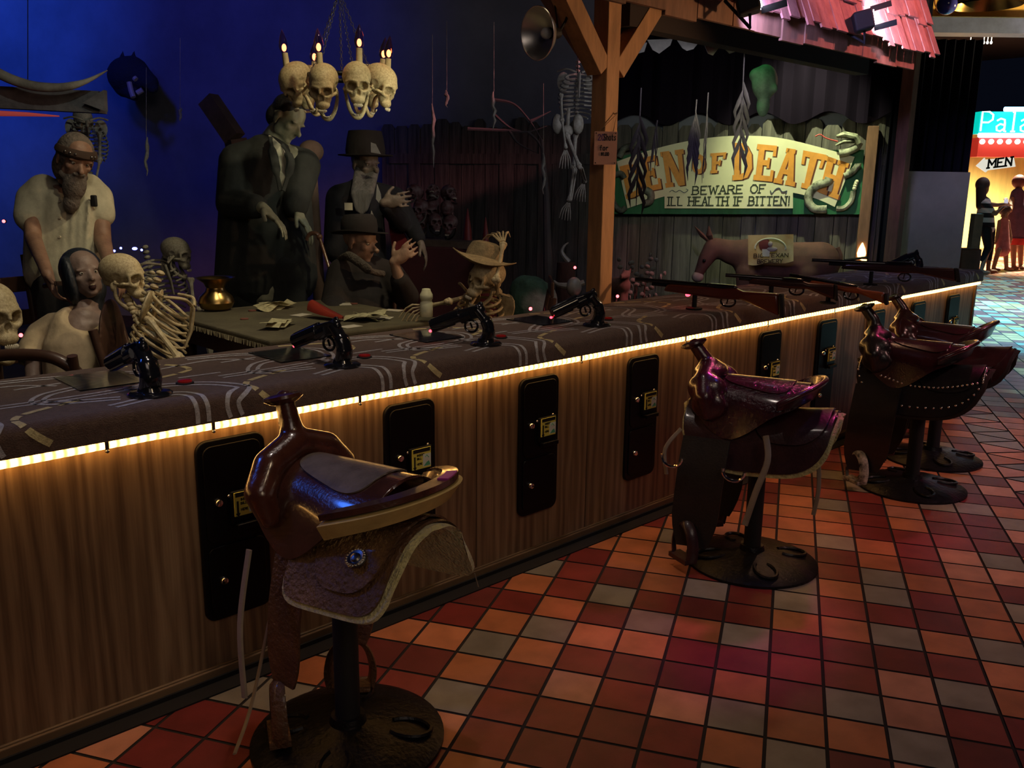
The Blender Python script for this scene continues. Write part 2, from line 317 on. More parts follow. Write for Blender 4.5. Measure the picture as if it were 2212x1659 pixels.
m = MB(); m.box((2.74, -.006, .021), (8.28, .018, .042)); m.box((2.74, -.002, .044), (8.28, .01, .006)); obj('baseboard', m, mat('baseboard_wood', (.20, .125, .065), .55, noise=.5, nscale=6, stretch=(.3, 1, 1)), counter, smooth=False, bevel=.003)
m = MB(); m.box((2.74, -.048, .0025), (8.28, .066, .005)); m.box((2.74, -.018, .010), (8.28, .008, .018)); obj('base_strip', m, mat('black_base_strip', (.008, .007, .008), .8), counter, smooth=False)  # thin black strip along the counter foot, mostly flat on the floor
# carpeted top
CARPET = mat('brown_carpet', (.15, .090, .060), .98, noise=.45, nscale=60, c2=(.09, .05, .035), bump=.6, bscale=260, sheen=.2)
CLINE = mat('carpet_grey_rope', (.66, .63, .62), .98, noise=.5, nscale=90, bump=.5, bscale=260); CYEL = mat('carpet_yellow_rope', (.80, .66, .32), .98, noise=.4, nscale=90, bump=.5, bscale=260)
YB, YF, RR, ZTOP, ZBOT = .565, -.038, .034, .88, .803
def surf(u, s, lift=0):
    s1 = YB-(YF+RR)
    if s <= s1: y, z, ny, nz = YB-s, ZTOP, 0, 1
    else:
        th = (s-s1)/RR
        if th < math.pi/2: y = YF+RR-RR*math.sin(th); z = ZTOP-RR*(1-math.cos(th)); ny, nz = -math.sin(th), math.cos(th)
        else: y = YF; z = ZTOP-RR-(s-s1-RR*math.pi/2); ny, nz = -1, 0
    return A3(u, y+ny*lift, z+nz*lift+ZT(u))
SMAX = (YB-YF-RR)+RR*math.pi/2+(ZTOP-RR-ZBOT)
ct = MB(); us = np.linspace(U0, U1, 60); ss = [0]+list(np.linspace(YB-YF-RR, YB-YF-RR+RR*math.pi/2, 7))+[SMAX]
G = np.array([[surf(u, s) for s in ss] for u in us]); ct.sheet(G, .022, -1)
def ribbon(pts, w, mi, dash=None):
    P = smooth_pts([A3(p[0], p[1], 0) for p in pts], 10); ct.cur = mi; L0 = 0
    N = [unit(np.cross(unit(P[min(i+1, len(P)-1)]-P[max(i-1, 0)]), UZ)) for i in range(len(P))]
    for i in range(len(P)-1):
        if dash and i % dash == dash-1: continue
        q = [P[i]-N[i]*w/2, P[i+1]-N[i+1]*w/2, P[i+1]+N[i+1]*w/2, P[i]+N[i]*w/2]
        if all(.004 < p[1] < SMAX-.003 and U0 < p[0] < U1 for p in q): ct.add([surf(p[0], p[1], .0012) for p in q], [(0, 1, 2, 3)])
    ct.cur = 0
def double(pts, gap=.026, w=.012):
    P = smooth_pts([A3(p[0], p[1], 0) for p in pts], 5)
    for sg in (-1, 1):
        Q = [p+sg*gap/2*unit(np.cross(unit(P[min(i+1, len(P)-1)]-P[max(i-1, 0)]), UZ)) for i, p in enumerate(P)]
        ribbon(Q, w, 1)
for k in range(-3, 12):
    u = k*.62; r = random.Random(k*13+5); j = lambda a=.03: r.uniform(-a, a)
    double([(u+.02+j(), .05), (u+.20+j(), .10+j()), (u+.27, .22), (u+.12+j(), .30+j()), (u+.07, .40), (u+.24, .47+j())], .030, .013)
    ribbon([(u+.36+j(), .03), (u+.52+j(), .10), (u+.56+j(), .22), (u+.42, .30+j())], .019, 2, 5)
    ribbon([(u+.14+j(), .42), (u-.02, .50), (u-.03, .60), (u+.10, .70)], .019, 2, 5)
    double([(u+.30+j(), .36), (u+.48, .42+j()), (u+.54+j(), .55), (u+.50, .62), (u+.55, .74)], .034, .013)
    double([(u+.19, .55), (u+.35+j(), .51), (u+.41, .62), (u+.40, .75)], .032, .013)
    ribbon([(u+.44+j(), .32), (u+.60, .34+j())], .013, 1); double([(u+.30, .10), (u+.42, .20+j()), (u+.36, .34), (u+.20, .38), (u-.05, .36+j())], .03, .012); ribbon([(u+.46, .16+j()), (u+.66, .12), (u+.78, .20)], .012, 1)
    ribbon([(u+.07+j(), .18), (u+.18, .17)], .013, 1)
single('carpeted_countertop', ct, [CARPET, CLINE, CYEL], 'brown carpet counter top patterned with grey and yellow ropes', 'counter top')
# rope light
ROPE = bpy.data.materials.new('rope_light_glow'); ROPE.use_nodes = True; nt = ROPE.node_tree; b = nt.nodes['Principled BSDF']; L = nt.links.new
tc = nt.nodes.new('ShaderNodeTexCoord'); sx = nt.nodes.new('ShaderNodeSeparateXYZ'); L(tc.outputs['Object'], sx.inputs[0]); mu = nt.nodes.new('ShaderNodeMath'); mu.operation = 'MULTIPLY'; mu.inputs[1].default_value = 2*math.pi/.026; L(sx.outputs[0], mu.inputs[0])
sn = nt.nodes.new('ShaderNodeMath'); sn.operation = 'SINE'; L(mu.outputs[0], sn.inputs[0]); mr = nt.nodes.new('ShaderNodeMapRange'); mr.inputs[1].default_value = -1; mr.inputs[2].default_value = 1; mr.inputs[3].default_value = 2.0; mr.inputs[4].default_value = 15; L(sn.outputs[0], mr.inputs[0])
b.inputs['Base Color'].default_value = (.8, .6, .3, 1); b.inputs['Emission Color'].default_value = (1, .50, .13, 1); L(mr.outputs[0], b.inputs['Emission Strength']); b.inputs['Roughness'].default_value = .3
rl = thing('rope_light', 'glowing warm rope light running under the carpet edge', 'rope light', (2.7, -.03, .79))
m = MB(); m.tube([(u, -.022, .7915+ZT(u)+.0012*math.sin(u*9)) for u in np.linspace(U0, 6.9, 120)], .0128, 8); obj('tube', m, ROPE, rl)
for u in (.77, 1.06, 1.55, 2.6, 3.3, 4.0, 4.7, 5.4):
    m = MB(); m.box((u, -.033, .788+ZT(u)), (.010, .004, .028)); m.ell((u, -.036, .777+ZT(u)), .005); obj('mounting_clip', m, STEEL, rl)
# ================================================================ COIN DOORS
def rrect(w, h, r, n=6):
    P = []
    for cx, cy, a0 in ((w/2-r, h/2-r, 0), (-w/2+r, h/2-r, 90), (-w/2+r, -h/2+r, 180), (w/2-r, -h/2+r, 270)):
        for k in range(n+1): a = math.radians(a0+90*k/n); P.append((cx+r*math.cos(a), cy+r*math.sin(a)))
    return P
STICK = mat('yellow_sticker', (.80, .72, .12), .5); GREENP = mat('green_print', (.10, .42, .22), .5); INKB = mat('black_ink', (.012, .012, .012), .6); WHITEP = mat('white_print', (.75, .78, .68), .5)
EX, FZ = A3(1, 0, 0), A3(0, -1, 0)
door = thing('coin_door', 'd', 'coin door', (0, 0, 0), 'coin doors along the counter front')
m = MB(); m.prism(rrect(.213, .552, .034), (0, -.001, .470), EX, UZ, .014); obj('frame', m, BLACK, door, bevel=.004)
m = MB(); m.prism(rrect(.178, .292, .026), (0, -.015, .583), EX, UZ, .005); up = obj('upper_door', m, BLACK, door, bevel=.002)
m = MB(); m.prism(rrect(.178, .205, .020), (0, -.015, .322), EX, UZ, .005); lo = obj('lower_door', m, BLACK, door, bevel=.002)
def lock(z, x, par):
    m = MB(); m.lathe([(.0135, 0), (.0135, .006), (.010, .012), (.004, .013)], (x, -.019, z), FZ, 16); obj('lock', m, CHROME, par)
lock(.560, -.052, up); lock(.318, -.050, lo)
for x, z in ((-.018, .572), (.068, .585)): m = MB(); m.ell((x, -.020, z), .0055); obj('screw', m, CHROME, up)
m = MB(); m.box((.03, -.022, .535), (.094, .02, .10)); m.box((.035, -.030, .478), (.085, .036, .018)); acc = obj('bill_acceptor', m, BLACK, door, bevel=.003)
m = MB(); m.box((.030, -.0335, .545), (.080, .003, .072)); m.cur = 1; m.box((.030, -.0355, .574), (.072, .002, .013)); m.box((.0, -.0355, .535), (.006, .002, .04)); m.prism([(-.007, 0), (0, -.012), (.007, 0)], (.0, -.035, .518), EX, UZ, .002)
p, wd = strokes('INSERT BILL', .006); 
for q, z in (('INSERT', .555), ('BILL', .543), ('HERE', .524)): p, wd = strokes(q, .0065); ink(m, p, (.010, -.035, z), EX, UZ, .0016, .001)
m.cur = 2; m.box((.052, -.0355, .537), (.034, .002, .044)); m.cur = 3; m.prism([(-.014, -.02), (.015, -.02), (.008, -.004), (-.002, -.008)], (.052, -.0362, .537), EX, UZ, .001); m.tube([(.044, -.037, .548), (.05, -.037, .555), (.06, -.037, .545)], .0015, 6)
obj('sticker', m, [STICK, INKB, WHITEP, GREENP], door)
m = MB(); m.box((.04, -.018, .468), (.072, .016, .008)); obj('coin_slot', m, STEEL, door)
us = [1.118, 1.764, 2.388, 3.032, 4.075, 4.682, 5.30, 5.905, 6.49]
lab = ['black coin door partly behind the nearest saddle stool, end of the row', 'black coin door above the cantle of the nearest saddle stool', 'black coin door between two bright panel seams, third from the nearest', 'black coin door just before the reddish saddle stool with two steel rings', 'black coin door behind the middle of the second saddle stool', 'black coin door between the second and third saddle stools', 'black coin door hidden behind the horn of the studded saddle', 'black coin door above the seat of the farthest saddle, second from counter end', 'black coin door nearest the far end of the counter']
door.location = (us[0], 0, 0); door['label'] = lab[0]
for u, l in list(zip(us, lab))[1:]: dup(door, (u, 0, ZT(u)*.6), 0, l)
# ================================================================ SADDLE STOOLS
def leather(name, c, rough=.3, coat=.5, c2=None, bump=.15, bs=120): return mat(name, c, rough, noise=.6, nscale=14, c2=c2 or tuple(x*.45 for x in c), coat=coat, bump=bump, bscale=bs)
FLEECE = mat('yellowed_fleece', (.66, .58, .28), .95, noise=.6, nscale=30, c2=(.40, .34, .15), bump=1.0, bscale=110, sheen=.4)
FOAM = mat('yellow_foam', (.58, .40, .14), .9, noise=.3, nscale=12, bump=.2)
RAW = mat('raw_leather_lace', (.30, .24, .18), .8, noise=.4)
SPOTW = mat('spotted_hide', (.70, .62, .50), .8, noise=.9, nscale=26, c2=(.02, .02, .02))
TM = [1.2, .55]
def drape_pt(x, a, zc, Rw, off=0):
    R_ = Rw+off; tm, fo = TM; s = 1 if a >= 0 else -1; a = abs(a)
    if a < R_*tm: y = R_*math.sin(a/R_); z = -R_*(1-math.cos(a/R_))
    else: e = a-R_*tm; y = R_*math.sin(tm)+e*math.cos(tm)*fo; z = -R_*(1-math.cos(tm))-e*math.sqrt(1-(math.cos(tm)*fo)**2)
    return A3(x, s*y, zc+off+z)
def drape(mb, x0, x1, zc, Rw, A, p=4, off=0, th=.006, nx=26, na=33, right=None):
    xm, hw = (x0+x1)/2, (x1-x0)/2; G = []
    for x in xm+hw*np.sin(np.linspace(-math.pi/2*.985, math.pi/2*.985, nx)):
        q = max(0.0, 1-abs((x-xm)/hw)**p)**(1/p); am = (A(x) if callable(A) else A)*q
        lo, hi = (-(right/A)*am if right else -am, am)
        G.append([drape_pt(x, a, zc(x), Rw(x) if callable(Rw) else Rw, off) for a in np.linspace(lo, hi, na)])
    mb.sheet(np.array(G), th); return np.array(G)
def interp(pairs):
    X = [p[0] for p in pairs]; Y = [p[1] for p in pairs]
    def f(x):
        k = np.linspace(x-.03, x+.03, 5); return float(np.mean(np.interp(k, X, Y)))
    return f
def stool(pos, head, label, z0=.655, lm=None, sm=None, skirtA=.42, skp=7, horn=(.165, .285), studs=False, rings=False, concho=True, slab=False, fenderm=None, spotted=False, laces=(), fat=1.0, skx=(-.33, .21), fend=.075, cant=.0, stz=.10, shift=0, xf0=.12, lining=None, low=.15, tm=(1.2, .55), fy=1.0, skR=None, lean=.03):
    TM[:] = tm
    root = thing('saddle_stool', label, 'saddle stool', (pos[0], pos[1], 0), 'saddle stools along the counter')
    Rz = rotz(head); T = A3(pos[0], pos[1], 0); B_ = []
    def put(nm, mb, m, par=root, **k): return obj(nm, mb.xf(Rz, T+(Rz@A3(shift, 0, 0) if B_ else 0)), m, par, **k)
    m = MB(); m.lathe([(.257, 0), (.257, .010), (.235, .020), (.16, .034), (.08, .046), (.050, .055), (.044, .075)], n=48); base = put('base', m, IRON)
    for a in (.5, 2.1, 3.7, 5.3):
        pts = [A3(.165+.045*math.cos(t)*1.3, .040*math.sin(t), 0) for t in np.linspace(-2.5, 2.5, 14)]; q = rotz(a)
        m = MB(); m.tube([q@p+A3(0, 0, .043-.1*(np.linalg.norm(p)-.10)) for p in pts], .007, 6); put('horseshoe_relief', m, IRON, base)
    m = MB(); m.tube([(0, 0, .05), (0, 0, z0-.02)], .0335, 20); put('pole', m, BLACKM)
    m = MB(); m.lathe([(.09, z0-.05), (.09, z0-.035), (.034, z0-.03)], n=20); put('seat_flange', m, BLACKM)
    B_.append(1)
    zb = interp([(-.4, z0+.035), (-.2, z0+.012), (0, z0), (.15, z0+.01), (.3, z0+.03)]); Rw = .150*fat
    m = MB(); drape(m, skx[0]-.014, skx[1]+.006, zb, Rw, skirtA+.004, skp, -.005, .013, right=skR); put('fleece_lining', m, lining or FLEECE)
    m = MB(); G = drape(m, skx[0], skx[1], zb, Rw, skirtA, skp, .004, .007, right=skR); put('skirt', m, lm[1])
    if studs:
        pts = [G[i][e]+A3(0, 0, .004) for i in range(1, 25) for e in (-3,)]+[G[k][j]+A3(0, 0, .006) for k in (2, -3) for j in range(20, 30)]
        R3 = [drape_pt(x, a_, zb(x), Rw, .016) for x, a_ in zip(np.linspace(-.30, .12, 22), .155+.03*np.sin(np.linspace(0, 3.14, 22)))]
        sm0 = None
        for q in pts+R3:
            w_ = Rz@(q+A3(shift, 0, 0))+T
            if sm0 is None: mm_ = MB(); mm_.ell((0, 0, 0), .0062, nu=8, nv=6); sm0 = mesh_of(mm_, 'stud'); sm0.materials.append(STUD)
            o = link('stud', sm0, None, root); o.location = tuple(w_)
    m = MB(); drape(m, skx[0]+.015, -.03, zb, Rw, .24 if slab else .20, 3, .014, .006); rj = put('rear_jockey', m, lm[1])
    TM[:] = (1.2, .55)
    zs = interp([(.26, z0+.06), (.16, z0+.085), (.08, z0+.075), (0, z0+.052), (-.08, z0+.046), (-.15, z0+.056), (-.21, z0+.085), (-.3, z0+.12)])
    As = interp([(-.3, .15), (-.2, .17), (-.13, .19), (-.07, .235), (0, .285), (.06, .30), (.13, .26), (.2, .20), (.3, .12)])
    Rs = interp([(-.3, .165*fat), (-.1, .16*fat), (.05, .125*fat), (.2, .115*fat)])
    m = MB(); drape(m, -.215, .215, zs, Rs, As, 6, .004, .007, 34, 41); put('seat', m, lm[2])
    m = MB(); drape(m, -.16, .10, zs, Rs, interp([(-.3, .12), (-.1, .115), (.05, .075), (.2, .05)]), 4, .009, .004); put('seat_padding', m, sm)
    # fork with horn
    m = MB(); x = horn[0]-.02; w = .135*fat
    m.chain([(x-.03, w, z0-.005, .030), (x-.015, w+.012, z0+.06, .040), (x, w-.035, z0+.115, .042), (x+.008, 0, z0+.150, .042), (x, -w+.035, z0+.115, .042), (x-.015, -w-.012, z0+.06, .040), (x-.03, -w, z0-.005, .030)])
    m.chain([(x+.012, 0, z0+.155, .036), (horn[0]+.008, 0, z0+horn[1]-.065, .029), (horn[0]+.022+lean, 0, z0+horn[1]-.012, .026)])
    for s in (() if slab else (1, -1)): m.ell((x-.012, s*(w-.035), z0+.085), (.078, .052, .062)); m.ell((x-.03, s*(w-.005), z0+.03), (.07, .034, .06))
    if not slab: m.ell((x, 0, z0+.135), (.066, .10, .038))
    m.xf(Rz, T+Rz@A3(shift, 0, 0)); fk = fuse('fork', m, lm[0], root, .006, 10)
    m = MB(); m.lathe([(.014, -.018), (.036, -.011), (.052, 0), (.051, .008), (.034, .013), (.004, .014)], (horn[0]+.026+lean, 0, z0+horn[1]-.010), (.25+lean*5, 0, 1), 28, sx=1.0); put('horn_cap', m, lm[0], fk)
    # cantle
    ph = np.linspace(-1.45, 1.45, 29); cx = -.115
    base_ = [A3(cx-.085*math.cos(t), .160*fat*math.sin(t), z0+.045) for t in ph]
    hi = .085+cant
    rim = [A3(cx-.145*math.cos(t)*1.05, .188*fat*math.sin(t), z0+.055+hi*max(0, math.cos(t))**.75) for t in ph]
    fl = [p+A3(-.045*math.cos(t), .030*math.sin(t), .006*math.cos(t)) for p, t in zip(rim, ph)]
    m = MB(); m.sheet(np.array([base_, [a*.5+b_*.5+A3(-.012*math.cos(t), 0, -.012) for a, b_, t in zip(base_, rim, ph)], rim]), .016); c = put('cantle', m, lm[0])
    m = MB()
    if slab:
        m.sheet(np.array([rim, fl]), .014); put('cantle_rim', m, lm[2], c)
        m = MB(); m.sheet(np.array([[p+A3(0, 0, -.014) for p in rim], [p+A3(0, 0, -.014) for p in fl], [p+A3(.028*math.cos(t), -.02*math.sin(t), -.042) for p, t in zip(fl, ph)]]), .012); put('exposed_foam', m, FOAM, c, label='exposed yellow foam')
        m = MB(); k = [8, 9, 10, 11, 12]; m.sheet(np.array([[rim[i]*.75+fl[i]*.25+A3(0, 0, .017) for i in k], [fl[i]*.92+rim[i]*.08+A3(0, 0, .017) for i in k]]), .003, -1); put('rim_patch', m, mat('purple_patch', (.45, .04, .25), .5, noise=.3), c, label='magenta worn patch')
    else: m.tube(rim, .011, 10, flat=1.0); put('cantle_binding', m, lm[3], c)
    # fenders and stirrups
    for s in (1, -1):
        xf_ = xf0; top = A3(xf_, s*(.165*fat)*fy, z0-.09); mid = A3(xf_+.01, s*.205*fy, z0-.25); low_ = A3(xf_+.03, s*.195*fy, low)
        pts = smooth_pts([top, mid, low_], 6); n_ = len(pts)
        G = [[p+A3(q*(fend*(1 if k < n_*.72 else 1-.5*(k-n_*.72)/(n_*.28))), s*.004*abs(q), 0) for q in np.linspace(-1, 1, 7)] for k, p in enumerate(pts)]
        m = MB(); m.sheet(np.array(G), .007); f_ = put('fender', m, fenderm or lm[1])
        st = A3(xf_+.06, s*.205*fy, stz); U = [st+A3(.0, s*dy, dz) for dy, dz in ((-.055, -.05), (-.062, .0), (-.045, .065), (0, .098), (.045, .065), (.062, 0), (.055, -.05))]
        yaw = rotz(.9*s); U = [yaw@(p-st)+st for p in U]
        m = MB(); m.tube(smooth_pts(U, 4), .022, 8, flat=.35); m.bar(U[0], U[-1], .055, .018); put('stirrup', m, SPOTW if (spotted and s > 0) else lm[1], root)
        if concho:
            TM[:] = tm; q = drape_pt(-.175, s*.165, zb(-.175), Rw, .022); nn = unit(A3(0, s*.55, .8))
            m = MB(); m.lathe([(.026, -.004), (.026, .002), (.020, .006), (.013, .004), (.010, .009), (.002, .012)], q, nn, 22)
            for k in range(20): t = 2*math.pi*k/20; e1 = A3(1, 0, 0); e2 = np.cross(nn, e1); m.ell(q+(e1*math.cos(t)+e2*math.sin(t))*.023+nn*.004, .003, nu=6, nv=4)
            put('concho', m, STEEL, rj)
        if rings:
            for xx, zz in ((.235, z0-.165), (.0, z0-.185)):
                m = MB(); m.tube([A3(xx+.040*math.cos(t), s*.236, zz+.038*math.sin(t)) for t in np.linspace(math.pi*1.0, math.pi*2.05, 18)], .0065, 8); put('rigging_ring', m, CHROME)
    for lp, wd in laces:
        m = MB(); P = smooth_pts([A3(*p) for p in lp], 6); m.tube(P, wd, 8, flat=.5, up=(0, 1, 0)); put('lace', m, RAW)
    return root
H = math.radians
L1 = leather('chestnut_leather', (.095, .028, .016), .24, 1.0); L1b = leather('tooled_brown_leather', (.135, .066, .032), .42, .25, bump=.8, bs=90); L1c = leather('seat_chestnut', (.085, .029, .020), .24, 1.0)
SU1 = leather('worn_grey_suede', (.19, .145, .12), .45, .2)
L2 = leather('oxblood_leather', (.070, .016, .022), .27, .6); L2b = leather('dark_oxblood_skirt', (.045, .015, .018), .38, .35); L2c = leather('oxblood_seat', (.060, .015, .020), .22, 1.0, bump=.5, bs=70)
STUD = mat('polished_stud', (.85, .83, .78), .2, 1); DARKFELT = mat('dark_felt_lining', (.035, .022, .02), .95, noise=.4); DK = leather('black_brown_fender', (.018, .014, .014), .6, .1)
L3 = leather('black_cherry_leather', (.050, .012, .016), .2, .8); L3b = leather('black_skirt_leather', (.016, .014, .016), .35, .4); L4 = leather('dark_red_leather', (.065, .020, .020), .28, .6)
stool((1.164, -.515), H(104), 'nearest saddle stool, chestnut leather with torn cantle showing yellow foam', .655, (L1, L1b, L1c, L1b), SU1, .275, 7, (.165, .272), slab=True, skx=(-.275, .04), xf0=.055, fend=.055, low=.20, lean=0, fy=.68, skR=.315, tm=(.85, .85),
      laces=((((.13, .19, .58), (.125, .235, .40), (.10, .255, .22)), .010), (((.17, .10, .35), (.19, .16, .12), (.12, .28, .07)), .006), (((-.26, -.22, .46), (-.265, -.23, .42)), .002)), cant=-.035)
stool((3.002, -.615), H(110), 'oxblood saddle stool with two steel rings, second from the nearest', .625, (L2, L2b, L2c, L2), L2c, .30, 4, (.18, .245), rings=True, fenderm=DK, concho=False, fend=.09, cant=.0, skx=(-.32, .23), shift=.045, low=.10, fat=1.04,
      laces=((((-.10, .20, .58), (-.12, .24, .50), (-.09, .26, .38), (-.06, .265, .25)), .012), (((.22, .18, .56), (.27, .21, .48), (.26, .21, .38)), .008), (((-.28, .10, .48), (-.29, .12, .38), (-.28, .12, .28)), .008)))
stool((4.407, -.664), H(103), 'black saddle stool edged with rows of silver studs', .62, (L3b, L3b, L3, L3), L3, .31, 3.2, (.20, .275), studs=True, concho=False, fenderm=L3b, spotted=True, fend=.105, cant=.0, skx=(-.33, .24), shift=.05, low=.10, lining=DARKFELT)
stool((4.99, -.535), H(100), 'dark red saddle stool farthest along the counter, behind the studded one', .63, (L4, L4, L4, L4), L4, .28, 4, (.20, .26), concho=False, fenderm=DK, cant=.02, skx=(-.36, .22), shift=.03, lining=DARKFELT, low=.10)
# ================================================================ GUNS AND BUTTONS ON THE COUNTER
GUN = mat('black_gun_plastic', (.010, .010, .013), .16, coat=.8); REDLED = mat('red_led', (.5, .01, .02), .3, emit=(1, .03, .05), estr=9); REDB = mat('red_button_plastic', (.42, .015, .015), .25, coat=.5)
pis = thing('toy_pistol', 'p', 'pistol', (0, 0, 0), 'black pistols fixed on the counter')
m = MB(); m.lathe([(.060, 0), (.060, .006), (.052, .012), (.034, .014), (.028, .026)], n=32, sx=1.0); obj('base_flange', m, GUN, pis)
m = MB(); m.tube(smooth_pts([(.002, 0, .012), (-.010, 0, .045), (-.004, 0, .080), (.018, 0, .112), (.034, 0, .130)], 6), [.031]*9+[.029]*6+[.023]*10, 14, flat=.78); obj('grip', m, GUN, pis)
m = MB(); m.bar((.02, 0, .128), (.105, 0, .103), .030, .046); m.ell((.025, 0, .128), (.022, .017, .026)); m.bar((.012, 0, .152), (.030, 0, .147), .010, .022); fr = obj('frame', m, GUN, pis, bevel=.006)
d_ = unit(A3(.085, 0, -.034)); m = MB(); m.tube([A3(.058, 0, .112)-A3(0, 0, .0), A3(.058, 0, .112)+d_*.042], .023, 14); obj('cylinder', m, GUN, pis)
m = MB(); p0 = A3(.098, 0, .108); m.tube([p0, p0+d_*.12], [.025, .023], 14); m.bar(p0+A3(0, 0, .023), p0+d_*.12+A3(0, 0, .021), .014, .010); m.bar(p0+d_*.02-A3(0, 0, .022), p0+d_*.115-A3(0, 0, .020), .022, .014); br = obj('barrel', m, GUN, pis, bevel=.002)
m = MB(); m.tube([A3(.056+.024*math.cos(t), 0, .068+.022*math.sin(t)) for t in np.linspace(0, 2*math.pi, 18)[:-1]], .0045, 8, closed=True); m.tube([(.060, 0, .082), (.052, 0, .060)], .004, 6); obj('trigger_guard', m, GUN, pis)
m = MB(); q = p0+d_*.123+A3(0, 0, -.018); m.ell(q, (.006, .006, .005)); obj('muzzle_lamp', m, REDLED, br)
PD = [((.937, .084), 97, 'black toy pistol nearest the camera, beside the glass card and yellow rope pattern'), ((1.564, .082), 105, 'black toy pistol behind the horn of the nearest saddle, second along the counter'), ((2.19, .079), 128, 'black toy pistol in front of the skeleton in the straw hat'), ((2.847, .105), 157, 'black toy pistol at the foot of the orange lit wooden post')]
for k, (p, a, l) in enumerate(PD):
    if k == 0: pis.location = (p[0], p[1], ZTOP+ZT(p[0])); pis.rotation_euler = (0, 0, H(a)); pis['label'] = l
    else: dup(pis, (p[0], p[1], ZTOP+ZT(p[0])), H(a), l)
dup(pis, (6.34, .20, ZTOP+ZT(6.3)), H(150), 'black toy pistol at the far end of the counter before the grey panel')
btn = thing('start_button', 'b', 'button', (0, 0, 0), 'red start buttons on the counter')
m = MB(); m.lathe([(.026, 0), (.026, .004), (.021, .006)], n=24); obj('bezel', m, BLACKM, btn)
m = MB(); m.lathe([(.021, .005), (.021, .010), (.016, .013), (.003, .014)], n=24); obj('cap', m, REDB, btn)
for k, (p, l) in enumerate([((1.069, .158), 'red round button beside the nearest pistol'), ((1.70, .156), 'red round button beside the second pistol'), ((2.332, .150), 'red round button beside the pistol before the straw hat skeleton'), ((3.010, .184), 'red round button at the base of the pistol by the wooden post')]):
    if k == 0: btn.location = (p[0], p[1], ZTOP); btn['label'] = l
    else: dup(btn, (p[0], p[1], ZTOP+ZT(p[0])), 0, l)
GLASS = mat('clear_acrylic', (.9, .95, 1), .06, trans=1, ior=1.45); CARD = mat('printed_card', (.16, .17, .20), .5, noise=.8, nscale=40, c2=(.30, .32, .38))
cards = thing('instruction_card', 'c', 'instruction card', (0, 0, 0), 'instruction cards under clear plates')
m = MB(); m.box((0, 0, .0012), (.16, .20, .0016)); obj('card', m, CARD, cards, smooth=False)
m = MB(); m.box((0, 0, .0035), (.19, .23, .003)); obj('clear_plate', m, GLASS, cards, smooth=False)
for k, (u, l) in enumerate([(.90, 'clear plated card under the muzzle of the nearest pistol'), (1.53, 'clear plated card under the muzzle of the second pistol'), (2.13, 'clear plated card under the pistol before the straw hat skeleton'), (2.76, 'clear plated card under the pistol by the wooden post')]):
    if k == 0: cards.location = (u, .36, ZTOP); cards['label'] = l
    else: dup(cards, (u, .36, ZTOP+ZT(u)), 0, l)
STOCK = mat('red_brown_stock', (.16, .030, .018), .3, noise=.5, nscale=9, stretch=(1, .3, 1), coat=.6); STOCKD = mat('dark_brown_stock', (.05, .018, .014), .3, noise=.4, coat=.5); STOCKO = mat('orange_brown_stock', (.30, .075, .03), .3, noise=.4, nscale=9, coat=.6)
def rifle(A, B, wood, label, vs=1.0):
    A = A3(*A); B = A3(*B); x = unit(B-A); y = unit(np.cross(UZ, x)); z = np.cross(x, y); Ln = np.linalg.norm(B-A); s = Ln/1.05
    root = thing('toy_rifle', label, 'rifle', (A+B)/2-UZ*.09, 'rifles resting on the counter')
    def pr(nm, poly, w, mt, bev=.008): m = MB(); m.prism([(a*s, (b*vs if b < 0 else b)*s) for a, b in poly], A-y*w/2*-1, x, z, w); return obj(nm, m, mt, root, bevel=bev)
    pr('stock', [(0, -.115), (.02, .035), (.26, .028), (.31, .045), (.40, .040), (.80, .034), (.83, -.020), (.42, -.038), (.34, -.035), (.27, -.030), (.20, -.050)], .042, wood, .012)
    pr('butt_pad', [(-.035, -.125), (-.008, .038), (.02, .036), (0, -.118)], .044, BLACKM, .006)
    pr('receiver', [(.30, .045), (.32, .066), (.50, .064), (.52, .040), (.42, .030)], .034, GUN, .006)
    m = MB(); m.tube([A+x*.50*s+z*.045*s, B+z*.045*s], [.012, .010], 10); m.tube([A+x*.62*s+z*.018*s, A+x*.92*s+z*.022*s], .009, 8); obj('barrel', m, GUN, root)
    m = MB(); c = A+x*.36*s-z*.052*s; m.tube([c+x*.035*math.cos(t)+z*.024*math.sin(t) for t in np.linspace(0, 2*math.pi, 16)[:-1]], .005, 6, closed=True); m.tube([c+z*.02, c-z*.012+x*.006], .004, 6); obj('trigger_guard', m, GUN, root)
    m = MB(); q = A+x*.60*s-z*.02*s; m.tube([q, A3(q[0], q[1], ZTOP+ZT(q[0]))], .012, 10); m.lathe([(.04, 0), (.04, .008), (.012, .012)], (q[0], q[1], ZTOP+ZT(q[0])), n=16); obj('swivel_mount', m, BLACKM, root)
    if wood is STOCK: m = MB(); m.ell(A+x*.66*s-z*.035*s-y*.022, (.016, .010, .010)); obj('lamp', m, REDLED, root)
    return root
rifle(onz(1688, 646, .965), onz(1372, 616, .985), STOCK, 'red-brown toy rifle nearest the post, black butt hanging over the rope light')
rifle(onz(1805, 622, .975), onz(1566, 604, 1.0), STOCKD, 'very dark toy rifle lying behind the red-brown one')
rifle(onz(1915, 640, .950), onz(1705, 603, 1.00), STOCKO, 'orange-brown toy rifle with blunt dark butt, third along the counter', .72)
rifle(onz(2066, 590, .985), onz(1752, 574, 1.00), STOCKD, 'dark toy rifle with glossy stock farthest along the counter', .55)
